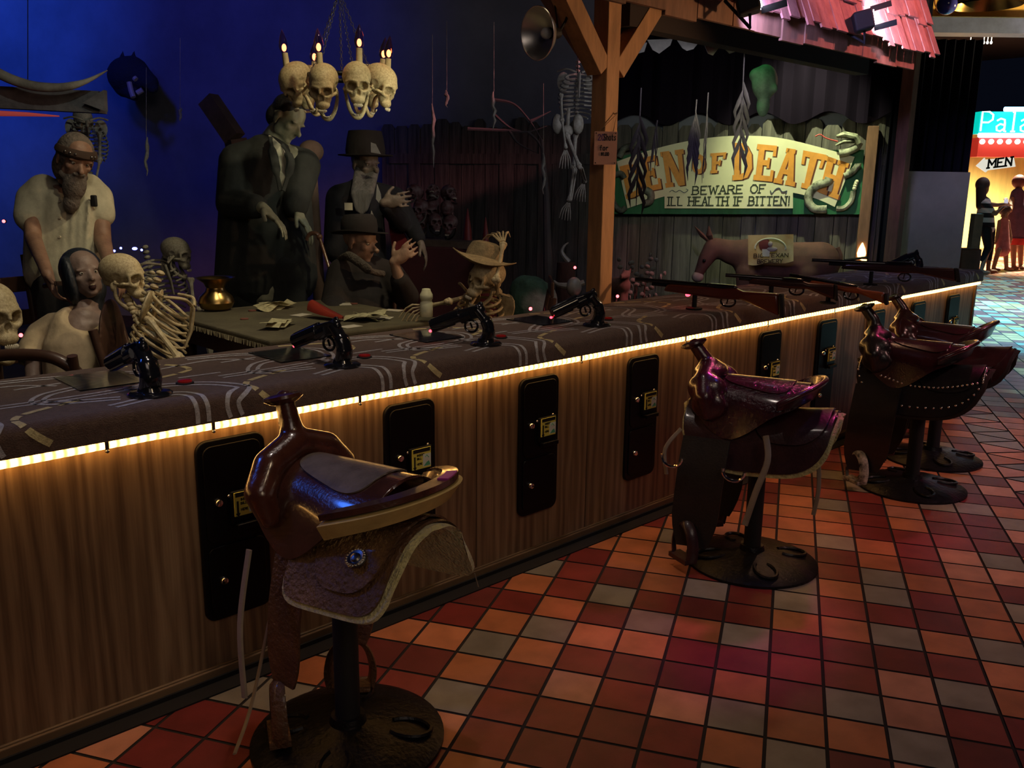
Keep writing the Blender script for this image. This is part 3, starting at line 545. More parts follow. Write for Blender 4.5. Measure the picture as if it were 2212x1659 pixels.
# ================================================================ POSTS, ROOF, LAMPS
PINE = mat('raw_pine', (.50, .27, .12), .65, noise=.45, nscale=7, stretch=(3, 3, .5), bump=.2, bscale=60); PINE2 = mat('weathered_pine', (.26, .13, .075), .7, noise=.5, nscale=7, stretch=(3, 3, .5), bump=.2, bscale=60)
PX, PY = 3.385, .565
post = thing('wooden_post', 'raw pine post with four diagonal braces standing on the counter', 'post', (PX, PY, ZTOP))
m = MB(); m.box((PX, PY, (ZTOP+.008+2.75)/2), (.092, .092, 2.75-ZTOP-.008)); obj('upright', m, PINE, post, smooth=False, bevel=.004)
for sx in (-1, 1):
    m = MB(); a = A3(PX+sx*.05, PY, 2.0); m.bar(a, a+A3(sx*.62, 0, .72), .088, .088); obj('brace', m, PINE, post, smooth=False, bevel=.003)
for sy in (1,):
    m = MB(); a = A3(PX, PY+sy*.05, 2.02); m.bar(a, a+A3(0, sy*.62, .70), .08, .088, (1, 0, 0)); obj('brace', m, PINE2, post, smooth=False, bevel=.003)
m = MB(); m.tube([(PX+.02, PY-.046, 1.80), (PX+.02, PY-.062, 1.805)], .003, 6); obj('nail', m, STEEL, post)
PAPER = mat('pink_paper_sign', (.72, .40, .30), .8, noise=.15)
c = at(1308, 320, 4.205); sg = thing('price_sign', 'small pink paper sign hand lettered with a shot price, hanging on the post', 'sign', c-UZ*.08)
m = MB(); m.box(c, (.108, .004, .152), np.column_stack([RH, FH, UZ])); obj('board', m, PAPER, sg, smooth=False)
SX = mat('violet_ink', (.10, .04, .22), .7)
m = MB()
for txt, x, z, h, cr_ in (('20', -.038, .036, .026, 1), ('Shots', -.010, .036, .028, 0), ('for', -.028, -.010, .022, 0), ('$1.00', -.020, -.034, .014, 0)):
    p_, w_ = strokes(txt, h, .22, .55); m.cur = cr_; k = min(1, .058/w_) if txt == 'Shots' else 1; ink(m, [(ch, [(q[0]*k, q[1]) for q in pl]) for ch, pl in p_], c+RH*x+UZ*z-FH*.0025, RH, UZ, .0036, .001)
obj('lettering', m, [INKB, SX], sg, smooth=False)
m = MB(); nl = A3(PX+.02, PY-.060, 1.80)
m.tube([c+RH*-.034+UZ*.076, nl, c+RH*.034+UZ*.076], .0018, 6); obj('string', m, mat('brown_string', (.10, .06, .04), .9), sg)
for i, (a, b_) in enumerate(((-1, -1), (1, -1), (-1, 1), (1, 1))): m = MB(); m.ell(c+RH*a*.046+UZ*b_*.068-FH*.003, .003); obj('tack', m, BLACKM, sg)
rp = MB(); rp.box((6.83, .60, (ZTOP+.03+2.6)/2), (.09, .09, 2.6-ZTOP-.03)); single('wooden_post', rp, PINE2, 'brown pine post at the far end of the counter beside the grey panel', 'post', smooth=False, bevel=.004)
rp = MB(); q = wall(1859, 560, .05); rp.box((q[0], q[1], .98), (.085, .085, 1.96), rotz(math.atan2(WD[1], WD[0]))); single('fence_post', rp, PINE2, 'pale corner post closing the fence at the end of the painted sign', 'post', smooth=False, bevel=.004)
ALU = mat('spun_aluminium', (.80, .78, .74), .36, 1, noise=.1)
c = at(1172, 72, 3.95); ax = unit(-RH*.78-FH*.62-UZ*.12); ax0 = c+ax*.03
lamp = thing('clamp_lamp', 'round aluminium reflector lamp hung from the post brace', 'lamp', c)
m = MB(); prof = [(.112, 0), (.106, -.008), (.088, -.034), (.060, -.058), (.030, -.072), (.022, -.078)]
m.lathe(prof+[(r-.002, h-.003) for r, h in prof[::-1]], ax0, ax, 36, caps=False); m.tube([ax0+p for p in [unit(np.cross(ax, UZ))*.112*math.cos(t)+unit(np.cross(ax, np.cross(ax, UZ)))*.112*math.sin(t) for t in np.linspace(0, 2*math.pi, 36)[:-1]]], .003, 6, closed=True); obj('reflector', m, ALU, lamp)
m = MB(); m.lathe([(.020, -.13), (.024, -.12), (.024, -.075)], ax0, ax, 16); obj('socket', m, BLACKM, lamp); m = MB(); m.ell(ax0-ax*.052, .026); obj('bulb', m, mat('frosted_bulb', (.8, .8, .78), .2), lamp)
m = MB(); e_ = ax0-ax*.125; m.tube([e_, e_+RH*.03+UZ*.05, A3(PX-.24, PY-.01, 2.31)], .006, 8); m.tube([e_, e_+UZ*.25-RH*.04, e_+UZ*.6-RH*.1], .004, 6); obj('clamp_arm', m, BLACKM, lamp)
SHING = mat('cedar_shingle', (.40, .17, .12), .75, noise=.5, nscale=9, stretch=(2, 2, .6), c2=(.20, .075, .06), bump=.3, bscale=50)
roof = thing('shingled_awning', 'steep cedar shingle awning roof over the counter lit pink and violet', 'awning', (4.4, .2, 2.2))
sd = unit(A3(0, .34, .94)); sn_ = unit(A3(0, -.94, .34))
for crs in range(4):
    m = MB(); u = 2.75
    while u < 6.0:
        wd = rng.uniform(.055, .13); o = A3(u+wd/2, .12, 2.30)+sd*(crs*.20-.02+rng.uniform(-.025, .02))
        R_ = np.column_stack([unit(A3(1, 0, rng.uniform(-.02, .02))), -sn_, sd])
        m.box(o+sd*.15+sn_*(.012+rng.uniform(0, .012)+.004*crs), (wd, .011, .30), np.column_stack([A3(1, 0, 0), unit(-sn_+sd*-.05), unit(sd+sn_*-.05)])); u += wd+.004
    obj('shingle_course', m, SHING, roof, smooth=False)
m = MB(); u = 2.75
while u < 5.75: wd = rng.uniform(.16, .34); m.box((u+wd/2, .16+rng.uniform(-.008, .008), 2.265+rng.uniform(-.012, .012)), (wd-.004, .02, .14)); u += wd
obj('fascia', m, PINE2, roof, smooth=False)
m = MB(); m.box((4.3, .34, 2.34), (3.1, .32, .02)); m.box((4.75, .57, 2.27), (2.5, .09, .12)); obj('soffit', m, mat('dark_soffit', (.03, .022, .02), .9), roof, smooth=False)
VIO = mat('lit_violet_lens', (.5, .5, .9), .2, emit=(.75, .70, 1), estr=14); 
for px, py, dd, l, tg in ((1872, 44, 4.80, 'black floodlight with glowing lens on the roof edge, pointing along the shingles', (1930, 10)), (1625, 2, 3.98, 'floodlight glowing violet at the top of the awning edge', (1660, -40))):
    c = at(px, py, dd); t = unit(RH*.92-FH*.22+UZ*.25); fl_ = thing('floodlight', l, 'floodlight', c)
    yv = unit(np.cross(UZ, t)); zv = np.cross(t, yv); RR_ = np.column_stack([t, yv, zv])
    m = MB(); m.box(c-t*.02, (.10, .13, .10), RR_); obj('housing', m, BLACKM, fl_, bevel=.01)
    m = MB(); m.box(c+t*.033, (.006, .105, .075), RR_); obj('lens', m, VIO, fl_, smooth=False)
    m = MB(); m.tube([c-t*.02-zv*.05, c-t*.03-zv*.11, A3(c[0], .14, 2.30)], .008, 8); m.bar(c+zv*.05+t*.03, c+zv*.055+t*.14+yv*.03, .004, .03); m.bar(c-zv*.05+t*.03, c-zv*.055+t*.14-yv*.03, .004, .03); obj('bracket', m, BLACKM, fl_)
# grey panel and drape beyond the counter end
PP = A3(6.98, .70, 0)
def quad_panel(pxs, P, th, z0=None):
    q = [onplane(x, y, P, FH) for x, y in pxs]
    if z0 is not None: q[2][2] = z0; q[3][2] = z0; q[2][:2] = q[1][:2]; q[3][:2] = q[0][:2]
    m = MB(); m.add(q+[p+FH*th for p in q], [(0, 1, 2, 3), (7, 6, 5, 4), (0, 4, 5, 1), (1, 5, 6, 2), (2, 6, 7, 3), (3, 7, 4, 0)]); return m
m = quad_panel([(1934, 369), (2097, 372), (2068, 583), (1908, 575)], PP, .03, .0); gp = single('grey_panel', m, mat('grey_panel_paint', (.25, .25, .215), .7, noise=.15, bump=.1), 'plain dark grey partition panel standing past the counter end', 'panel', smooth=False, bevel=.004)
DRP = mat('black_drape', (.006, .006, .010), .95, bump=.1, spec=.05)
Q = PP+FH*.16; a = onplane(1940, 90, Q, FH); b_ = onplane(2121, 96, Q, FH); G = []
for k in np.linspace(0, 1, 80): p = a*(1-k)+b_*k; G.append([A3(p[0], p[1], z)+FH*.025*math.sin(k*55) for z in (2.585, 1.6, .02)])
m = MB(); m.sheet(np.array(G), .006); single('black_drape', m, DRP, 'black hanging drape behind and above the grey panel', 'curtain')
G = []
for k in np.linspace(0, 1, 90):
    p = WP+WD*(-.3+k*2.5)+WN*(.06+.03*math.sin(k*95)+.02*math.sin(k*41)); G.append([A3(p[0], p[1], z) for z in (5.15, 3.6, 2.03+.05*math.sin(k*30))])
m = MB(); m.sheet(np.array(G), .006); single('dark_backdrop_curtain', m, mat('dark_violet_curtain', (.009, .006, .012), .95, spec=.05), 'dark curtain hanging above the fence behind the painted sign', 'curtain')
# ================================================================ PAINTED SIGN
def zp(x, y): return (1300+x*.2712, 250+y*.2712)
def wprism(mb, px, off, d):
    vs = [wall(x, y, off) for x, y in px]; n = len(vs); mb.add(vs+[v+WN*d for v in vs], [tuple(range(n)), tuple(range(2*n-1, n-1, -1))]+[(i, (i+1) % n, n+(i+1) % n, n+i) for i in range(n)])
sign = thing('painted_sign', 'large green and cream arched board lettered DEN OF DEATH with rattlesnakes', 'sign', wall(1600, 463, .05))
GREEN = mat('sign_green_paint', (.022, .16, .055), .6, noise=.35, nscale=5, stretch=(4, 4, .6)); CREAM = mat('sign_cream_paint', (.74, .72, .46), .55, noise=.12, nscale=5); ORANGE = mat('sign_orange_paint', (.78, .33, .05), .55, noise=.25, nscale=16); DRED = mat('sign_dark_red_paint', (.13, .035, .015), .6); NAVY = mat('sign_blue_paint', (.035, .09, .16), .6)
m = MB(); wprism(m, [(1312, 345), (1400, 324), (1560, 330), (1700, 330), (1840, 322), (1866, 324), (1861, 463), (1312, 462)], .035, .02); obj('green_board', m, GREEN, sign, smooth=False)
m = MB(); top = smooth_pts([(x, y, 0) for x, y in ((1333, 349), (1400, 326), (1480, 306), (1560, 295), (1640, 294), (1700, 301), (1770, 318), (1846, 339))], 5)
bot = smooth_pts([(x, y, 0) for x, y in ((1803, 447), (1765, 430), (1712, 416), (1640, 408), (1560, 406), (1500, 411), (1436, 424), (1356, 450))], 5)
T_ = [p[:2] for p in top]; B_ = [p[:2] for p in bot[::-1]]; n = len(T_)
vs = [wall(*p, .058) for p in T_]+[wall(*p, .058) for p in B_]; v2 = [v+WN*.014 for v in vs]; fs = [(i, i+1, n+i+1, n+i) for i in range(n-1)]+[(2*n+i, 3*n+i, 3*n+i+1, 2*n+i+1) for i in range(n-1)]+[(i, 2*n+i, 2*n+i+1, i+1) for i in range(n-1)]+[(n+i, n+i+1, 3*n+i+1, 3*n+i) for i in range(n-1)]+[(0, n, 3*n, 2*n), (n-1, 3*n-1, 4*n-1, 2*n-1)]
m.add(vs+v2, fs); obj('arched_banner', m, CREAM, sign, smooth=False)
m = MB(); wprism(m, [(1436, 404), (1713, 402), (1713, 450), (1436, 450)], .060, .0145); obj('text_panel', m, CREAM, sign, smooth=False)
rc = lambda a, b, c, d: [(a, b), (c, b), (c, d), (a, d)]
ring = [[(.5+.5*math.cos(t), .5+.5*math.sin(t)), (.5+.5*math.cos(t+.4), .5+.5*math.sin(t+.4)), (.5+.22*math.cos(t+.4), .5+.27*math.sin(t+.4)), (.5+.22*math.cos(t), .5+.27*math.sin(t))] for t in np.arange(0, 6.28, .392)]
BIG = {'D': [rc(.08, 0, .36, 1), rc(0, 0, .5, .14), rc(0, .86, .5, 1), [(.4, 1), (.75, .95), (.75, .7), (.62, .8), (.4, .84)], [(.75, .95), (1, .7), (1, .3), (.72, .38), (.72, .62), (.70, .72)], [(1, .3), (.75, .05), (.4, 0), (.4, .16), (.62, .2), (.72, .38)]],
 'E': [rc(.1, 0, .38, 1), rc(0, 0, .95, .15), rc(0, .85, .95, 1), rc(.3, .43, .7, .58), rc(.8, 0, .95, .32), rc(.8, .7, .95, 1), rc(.58, .36, .7, .65)], 'N': [rc(.08, 0, .28, 1), rc(.72, 0, .92, 1), [(.08, 1), (.38, 1), (.92, 0), (.62, 0)], rc(0, 0, .38, .13), rc(.62, .87, 1, 1), rc(0, .87, .3, 1)], 'O': ring,
 'F': [rc(.1, 0, .40, 1), rc(0, 0, .55, .15), rc(0, .85, .95, 1), rc(.3, .43, .7, .58), rc(.8, .68, .95, 1), rc(.58, .36, .7, .65)], 'A': [[(.06, 0), (.30, 0), (.58, 1), (.36, 1)], [(.62, 0), (.94, 0), (.66, 1), (.42, 1)], rc(.25, .28, .75, .42), rc(0, 0, .40, .13), rc(.55, 0, 1, .13), rc(.26, .88, .74, 1)],
 'T': [rc(.34, 0, .66, 1), rc(0, .84, 1, 1), rc(0, .62, .14, 1), rc(.86, .62, 1, 1), rc(.2, 0, .8, .13)], 'H': [rc(.1, 0, .38, 1), rc(.62, 0, .9, 1), rc(.3, .43, .7, .58), rc(0, 0, .46, .13), rc(.54, 0, 1, .13), rc(0, .87, .46, 1), rc(.54, .87, 1, 1)]}
LQ = [('D', (195, 665), (330, 635), (140, 405), (300, 365)), ('E', (350, 605), (485, 580), (300, 340), (440, 310)), ('N', (510, 575), (675, 550), (465, 290), (650, 265)), ('O', (718, 470), (828, 460), (712, 310), (822, 300)), ('F', (865, 460), (962, 452), (865, 300), (1000, 290)), ('D', (1040, 515), (1200, 505), (1050, 215), (1190, 220)), ('E', (1205, 512), (1365, 527), (1240, 225), (1405, 240)), ('A', (1365, 532), (1535, 565), (1432, 250), (1585, 275)), ('T', (1560, 565), (1690, 598), (1605, 275), (1790, 312)), ('H', (1715, 605), (1880, 668), (1785, 318), (1970, 380))]
lt, ls = MB(), MB()
for ch, bl, br_, tl, tr in LQ:
    bl, br_, tl, tr = map(np.array, (bl, br_, tl, tr)); f_ = lambda x, y: (bl*(1-x)+br_*x)*(1-y)+(tl*(1-x)+tr*x)*y
    l = MB()
    for poly in BIG[ch]:
        wprism(lt, [zp(*f_(x, y)) for x, y in poly], .0735+.0002*len(lt.f) % .001, .003); wprism(ls, [zp(*(f_(x, y)+np.array([12, 7]))) for x, y in poly], .0725, .0012)
obj('headline_shadow', ls, DRED, sign, smooth=False); obj('headline_lettering', lt, ORANGE, sign, smooth=False)
SINK = mat('sign_dark_green_ink', (.03, .045, .025), .6)
for txt, a, b_, h in (('BEWARE OF', (1496, 420), (1654, 416), 16.5), ('ILL HEALTH IF BITTEN!', (1442, 444), (1706, 443), 17.5)):
    m = MB(); A_, Z_ = wall(*a, .0755), wall(*b_, .0755); hm = h*6.9*1.05/FPX*1.06; p_, w_ = strokes(txt, hm, .34, .72); k = np.linalg.norm(Z_-A_)/w_
    pos_ = 0
    for w1_ in txt.split(' '):
        m = MB(); pre = txt[:txt.index(w1_, pos_)]; pos_ = len(pre)+len(w1_); q1, wl = strokes(w1_, hm, .34, .72); off_ = strokes(pre+w1_, hm, .34, .72)[1]-wl
        ink(m, [(c_, [((q[0]+off_)*k, q[1]) for q in pl]) for c_, pl in q1], A_, unit(Z_-A_), UZ, hm*.15, .002, serif=hm*.14); obj('warning_word', m, SINK, sign, smooth=False)
for pts in ([(1446, 415), (1452, 411), (1460, 415), (1468, 411), (1478, 416), (1486, 411), (1482, 408)], [(1664, 411), (1668, 417), (1676, 408), (1684, 406), (1690, 414), (1700, 412), (1697, 418)]):
    m = MB(); m.tube(smooth_pts([wall(x, y, .077) for x, y in pts], 5), .006, 6, flat=.4); obj('flourish', m, NAVY, sign)
SNAKE = mat('painted_snake_scales', (.60, .62, .42), .6, noise=.9, nscale=13, c2=(.045, .05, .03))
def tubepx(mb, pts, r, off, n=8): mb.tube(smooth_pts([wall(*zp(x, y), off+(k[0] if k else 0)) for x, y, *k in pts], 6), r, n)
def snake(P1, P2, head, tongue, rattle, mt):
    m = MB(); tubepx(m, P1, .035, .085, 10)
    tubepx(m, P2, .022, .075, 8); s_ = obj('snake', m, mt, sign)
    m = MB(); hp = [wall(*zp(x, y), .10) for x, y in head]; m.tube(hp, [.04, .05, .045, .02], 10, flat=.6); m.tube([hp[1]-UZ*.03, hp[2]-UZ*.055, hp[3]-UZ*.07], [.03, .028, .012], 8, flat=.6); obj('snake_head', m, mt, s_)
    m = MB(); tubepx(m, tongue, .006, .10, 6); obj('tongue', m, mat('red_tongue', (.45, .06, .05), .6), s_)
    m = MB()
    for x, y in rattle: m.ell(wall(*zp(x, y), .075), .018, nu=8, nv=6)
    obj('rattle', m, CREAM, s_)
snake([(1790, 745), (1700, 742), (1648, 690), (1655, 610), (1715, 555), (1790, 530), (1812, 495)], [(1868, 740), (1930, 735), (1985, 680), (2005, 600)], [(2045, 225), (2020, 170), (1930, 150), (1870, 165)], [(1880, 205), (1790, 180), (1740, 150), (1700, 165)], [(2012, 580), (2018, 560), (2024, 542), (2030, 526)], SNAKE)
for q_, r_ in (([(1890, 300), (1960, 285), (2030, 250), (2048, 215)], .032), ([(1930, 480), (1985, 455), (2035, 400), (2040, 380)], .026)): m = MB(); tubepx(m, q_, r_, .085, 10); obj('snake_coil', m, SNAKE, sign)
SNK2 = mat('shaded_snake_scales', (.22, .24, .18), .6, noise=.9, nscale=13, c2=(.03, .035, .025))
for q_, r_ in (([(330, 700), (385, 680), (390, 620), (350, 590)], .032), ([(85, 480), (150, 460), (180, 500)], .026), ([(80, 620), (100, 700), (150, 755), (190, 730)], .024), ([(140, 330), (180, 260), (260, 240), (330, 235)], .030)): m = MB(); tubepx(m, q_, r_, .082, 10); obj('snake_coil', m, SNK2, sign)
# hanging dried leaf braids in front of the sign
HUSK = mat('dried_husk', (.050, .038, .042), .85, noise=.5, nscale=20)
for px, y0, y1, r0, dd, l in ((1377, 190, 446, 17, 5.4, 'longest dried leaf braid hanging beside the post'), (1497, 215, 370, 11, 5.6, 'dark dried leaf braid hanging before the N of the sign'), (1522, 200, 385, 3, 5.7, 'thin dried stem hanging between the middle sign words'), (1600, 115, 368, 15, 5.8, 'thick dried leaf braid hanging over the top of the sign'), (1412, 260, 350, 5, 5.9, 'short thin dried braid hanging left of the sign top')):
    a, b_ = at(px+8, y0, dd), at(px-3, y1, dd); m = MB(); m.tube([A3(a[0], a[1], a[2]), a*.6+b_*.4], .004, 6); n_ = 4 if r0 < 6 else 9
    for k in range(n_):
        t = .35+.6*k/n_; p = a*(1-t)+b_*t; s_ = (-1)**k; w_ = r0*dd/FPX
        m.tube([p-UZ*-.08, p+RH*s_*w_*.5, p+RH*s_*w_-UZ*.06, p+RH*s_*w_*.7-UZ*.14], [.003, .014*r0/15+.002, .010*r0/15+.002, .001], 6, flat=.4)
    m.tube([a*.6+b_*.4, b_], [.010*r0/15+.002, .002], 6); single('dried_braid', m, HUSK, l, 'dried braid', 'dried leaf braids hanging from the awning')
HIDE = mat('pale_scallop_hide', (.17, .16, .14), .85, noise=.4, nscale=12)
for k, (pts, l) in enumerate((([(1345, 92), (1398, 92), (1392, 112), (1370, 118), (1352, 110)], 'pale hide scallop next to the post brace'), ([(1398, 86), (1453, 84), (1448, 98), (1424, 116), (1410, 108)], 'pale hide scallop with torn edge, second from the brace'), ([(1462, 86), (1516, 84), (1498, 106), (1484, 110), (1474, 104)], 'blunt pale hide scallop, third from the brace'), ([(1519, 90), (1562, 92), (1540, 120), (1530, 116)], 'pointed brightest hide scallop in the row'), ([(1562, 94), (1600, 92), (1588, 112), (1576, 116), (1568, 108)], 'small pale hide scallop beside the green lit horn'), ([(1652, 98), (1682, 96), (1684, 106), (1672, 114), (1660, 108)], 'small pale hide scallop right of the green lit horn'))):
    m = MB(); P = [at(x, y, 5.5) for x, y in pts]; n = len(P); m.add(P+[p+FH*.012+UZ*.002 for p in P], [tuple(range(n)), tuple(range(2*n-1, n-1, -1))]+[(i, (i+1) % n, n+(i+1) % n, n+i) for i in range(n)]); single('hide_scallop', m, HIDE, l, 'hide', 'hide scallops under the awning', smooth=False)
m = MB(); p0 = at(1619, 72, 5.6); m.tube(smooth_pts([at(1617, 108, 5.6), at(1616, 92, 5.6), p0], 5), [.014, .014, .013, .012, .012, .011, .010, .008, .006, .004, .002], 8); single('hanging_horn', m, mat('green_lit_horn', (.10, .60, .22), .5), 'green lit pointed horn hanging under the awning', 'horn')  # green of the light is put into the horn's colour
m = MB(); c = at(1652, 178, 6.6); m.ell(c, (.11, .09, .13)); m.ell(c+UZ*.05-RH*.04, (.08, .08, .06)); m.ell(c-UZ*.16, (.05, .05, .09)); m.ell(c+RH*.05-UZ*.05-FH*.06, .035); fuse('hanging_mask', m, mat('green_lit_mask', (.16, .26, .17), .8, noise=.6, nscale=14), None, .012, 4); tag(bpy.context.scene.objects['hanging_mask'], 'green lit lumpy mask hanging high behind the sign', 'mask')  # green light painted into the mask colour, besides the green spot
# ================================================================ DONKEY WITH POSTER
def wp(px, py, off, r): w_ = wall(px, py, off); return (*w_, r*((w_-CAM)@FW)/FPX)
dk = thing('donkey', 'brown donkey with lowered head and pale muzzle under the sign', 'donkey', wall(1660, 560, .38)*A3(1, 1, 0)+A3(0, 0, .004))
m = MB(); o = .36
m.chain([wp(1770, 566, o, 44), wp(1700, 570, o, 47), wp(1630, 566, o, 46)]); m.chain([wp(1625, 552, o, 38), wp(1580, 545, o+.02, 27), wp(1545, 533, o+.05, 20)]); m.chain([wp(1540, 536, o+.06, 21), wp(1525, 560, o+.08, 17), wp(1512, 585, o+.09, 11.5), wp(1507, 598, o+.09, 10.5)])
for x, f_ in ((1765, 0), (1745, .12), (1640, 0), (1615, .12)):
    a = wall(x, 590, o-.10+f_*1.6); dd = (a-CAM)@FW; g = A3(a[0], a[1], .05); m.chain([(*a, .10), (*(a*.5+g*.5+A3(0, 0, .02)), .055), (*(a*.25+g*.75), .042), (*g, .045)])
BR_ = mat('donkey_coat', (.12, .048, .036), .85, noise=.5, nscale=7); PALE = mat('donkey_pale_hair', (.28, .22, .18), .85, noise=.3)
fuse('body', m, BR_, dk, .016, 6)
for s_, q in ((1, 1500), (-1, 1531)): m = MB(); m.tube([wall(1533+(0 if s_ > 0 else 6), 524, o+.05), wall((1533+q)/2, 508, o+.07), wall(q, 488, o+.06)], [.02, .045, .006], 10, flat=.4); obj('ear', m, BR_, dk)
m = MB(); m.ell(wall(1507, 598, o+.10), (.05, .05, .045)); obj('muzzle', m, PALE, dk); m = MB(); m.ell(wall(1521, 563, o+.155), .014); obj('eye', m, BLACK, dk)
m = MB(); m.tube(smooth_pts([wall(1808, 535, o), wall(1815, 560, o), wall(1800, 600, o), wall(1796, 650, o)], 5), [.02]*10+[.035]*6, 8); obj('tail', m, BR_, dk)
po = thing('brewery_poster', 'parchment poster lettered BIG TEXAN BREWERY hung on the donkey', 'poster', wall(1665, 572, .60))
PARCH = mat('parchment', (.62, .54, .26), .8, noise=.35, nscale=5, c2=(.45, .27, .09)); G = []
for i, x in enumerate(np.linspace(1616, 1714, 12)): G.append([wall(x, 508-2*i/11+(y*(64-5*i/11+2.5*math.sin(i*.9)*y)), .60+.012*math.sin(i*.8)+.01*y) for y in np.linspace(0, 1, 6)])
m = MB(); m.sheet(np.array(G), .004, -1); obj('sheet', m, PARCH, po)
m = MB(); T2 = lambda x, y: wall(x, y, .632)
m.tube([T2(1664+33*math.cos(t), 535+20*math.sin(t)) for t in np.linspace(3.0, 6.5, 24)], .007, 6); obj('oval_band', m, CREAM, po)
m = MB(); m.ell(T2(1652, 529), (.045, .01, .05), rotz(math.atan2(WD[1], WD[0]))); obj('red_hair', m, mat('printed_red', (.22, .05, .03), .8), po)
m = MB(); m.ell(T2(1664, 527)+WN*.01, (.018, .01, .022), rotz(math.atan2(WD[1], WD[0]))); m.ell(T2(1668, 538)+WN*.006, (.04, .008, .02), rotz(math.atan2(WD[1], WD[0]))); obj('pale_figure', m, mat('printed_flesh', (.45, .35, .27), .8), po)
m = MB(); wprism(m, [(1646, 538), (1663, 538), (1662, 554), (1647, 554)], .634, .006); obj('beer_mug', m, CREAM, po, smooth=False)
m = MB()
for txt, a, b_, h in (('BIG TEXAN', (1628, 556), (1702, 555), 7.5), ('BREWERY', (1636, 569), (1690, 568), 8)):
    A_, Z_ = wall(*a, .634), wall(*b_, .634); hm = h*7.1/FPX; p_, w_ = strokes(txt, hm, .3, .7); k = np.linalg.norm(Z_-A_)/w_; ink(m, [(c_, [(q[0]*k, q[1]) for q in pl]) for c_, pl in p_], A_, unit(Z_-A_), UZ, hm*.2, .002)
obj('lettering', m, mat('printed_brown', (.07, .04, .02), .8), po, smooth=False)
# ================================================================ BEYOND THE COUNTER: far hall
Y_ = mat('yellow_painted_boards', (.78, .62, .20), .7, noise=.25, nscale=2, stretch=(4, 4, .4))
m = MB(); P0 = at(2030, 500, 23.0)*A3(1, 1, 0); 
c = at(2260, 440, 23.5); m.box((c[0], c[1], 1.6), (7.2, .2, 3.2), np.column_stack([RH, FH, UZ])); struct('wall_far', m, Y_, smooth=False)
def fbox(nm, px0, py0, px1, py1, d, th, mt, par=None, **k):
    a, b_ = at(px0, py0, d), at(px1, py1, d); w_ = (b_-a)@RH; c = (a+b_)/2; m = MB(); m.box((c[0], c[1], c[2])+FH*th/2, (abs(w_), th, abs(a[2]-b_[2])), np.column_stack([RH, FH, UZ])); return obj(nm, m, mt, par, smooth=False, **k)
PS = thing('neon_marquee', 'teal neon marquee sign above a red band of round bulbs', 'sign', at(2170, 345, 16))
fbox('teal_panel', 2116, 241, 2330, 291, 16, .25, mat('teal_lit_panel', (.0, .35, .33), .5, emit=(0, .75, .62), estr=.75), PS)
fbox('red_band', 2113, 297, 2330, 341, 15.9, .3, mat('red_lit_band', (.55, .03, .02), .5, emit=(1, .06, .03), estr=.35), PS)
NEON = mat('white_neon', (.8, 1, 1), .3, emit=(.75, 1, 1), estr=3); NBLUE = mat('blue_neon', (.3, .5, 1), .3, emit=(.25, .55, 1), estr=9)
p_, w_ = strokes('Palace', .33, .25, .62); m = MB(); o = at(2118, 283, 15.85)
for ch, pl in p_: m.tube([o+RH*q[0]+UZ*q[1] for q in pl], .015, 6)
obj('neon_lettering', m, NEON, PS)
m = MB(); m.tube([at(2114, 292, 15.8), at(2330, 293, 15.8)], .04, 8); m.tube([at(2170, 236, 15.8), at(2330, 236, 15.8)], .04, 8); obj('neon_tube', m, NBLUE, PS)
for x in range(2122, 2330, 19): m = MB(); m.ell(at(x, 306, 15.7), .045); obj('bulb', m, mat('warm_bulb', (1, .9, .6), .3, emit=(1, .85, .5), estr=7) if x == 2122 else bpy.data.materials['warm_bulb'], PS)
mn = thing('arrow_sign', 'white arrow shaped sign lettered MEN pointing left', 'sign', at(2150, 365, 15.6)); m = MB(); pts = [(2110, 358), (2128, 341), (2128, 345), (2190, 339), (2194, 360), (2134, 368), (2130, 372)]
P = [at(x, y, 15.6) for x, y in pts]; n = len(P); m.add(P+[p+FH*.04 for p in P], [tuple(range(n)), tuple(range(2*n-1, n-1, -1))]+[(i, (i+1) % n, n+(i+1) % n, n+i) for i in range(n)]); obj('board', m, mat('white_sign_glow', (.85, .82, .70), .6, emit=(1, .95, .8), estr=.7), mn, smooth=False)  # weak emission put in to keep the board white
m = MB(); A_, Z_ = at(2134, 363, 15.57), at(2184, 357, 15.57); p_, w_ = strokes('MEN', .14, .35, .9); k = np.linalg.norm(Z_-A_)/w_; ink(m, [(c_, [(q[0]*k, q[1]) for q in pl]) for c_, pl in p_], A_, unit(Z_-A_), UZ, .03, .006, serif=.02); obj('lettering', m, INKB, mn, smooth=False)
bd = thing('painted_header', 'yellow painted header board with scrolls above a steel beam', 'header board', at(2100, 72, 7.6))
fbox('yellow_board', 1985, -90, 2400, 37, 7.6, .05, mat('yellow_header', (.75, .40, .05), .6, noise=.3, nscale=6), bd); fbox('beam', 1972, 37, 2400, 74, 7.45, .2, mat('blue_grey_beam', (.13, .15, .24), .45, .3, noise=.3, nscale=10), bd)
m = MB(); 
for pts in ([(1985, 30), (2002, 12), (1995, -5), (1990, -20)], [(2000, 6), (2008, 15), (2014, -5)], [(2018, -5), (2022, 14), (2034, 0)], [(2030, 30), (2022, 18), (2030, -8)]): m.tube(smooth_pts([at(x, y, 7.59) for x, y in pts], 5), .006, 6)
obj('scroll', m, mat('brown_scroll_paint', (.30, .09, .02), .6), bd)
for x in (2000, 2300): m = MB(); p_ = at(x, 30, 7.7); m.tube([p_, A3(p_[0], p_[1], 5.2)], .012, 8); obj('hanger_rod', m, BLACKM, bd)
bl = thing('brass_bell_shade', 'wide brass bell shaped lampshade hanging before the yellow header', 'lampshade', at(2130, 24, 7.1)); c = at(2132, 4, 7.1)
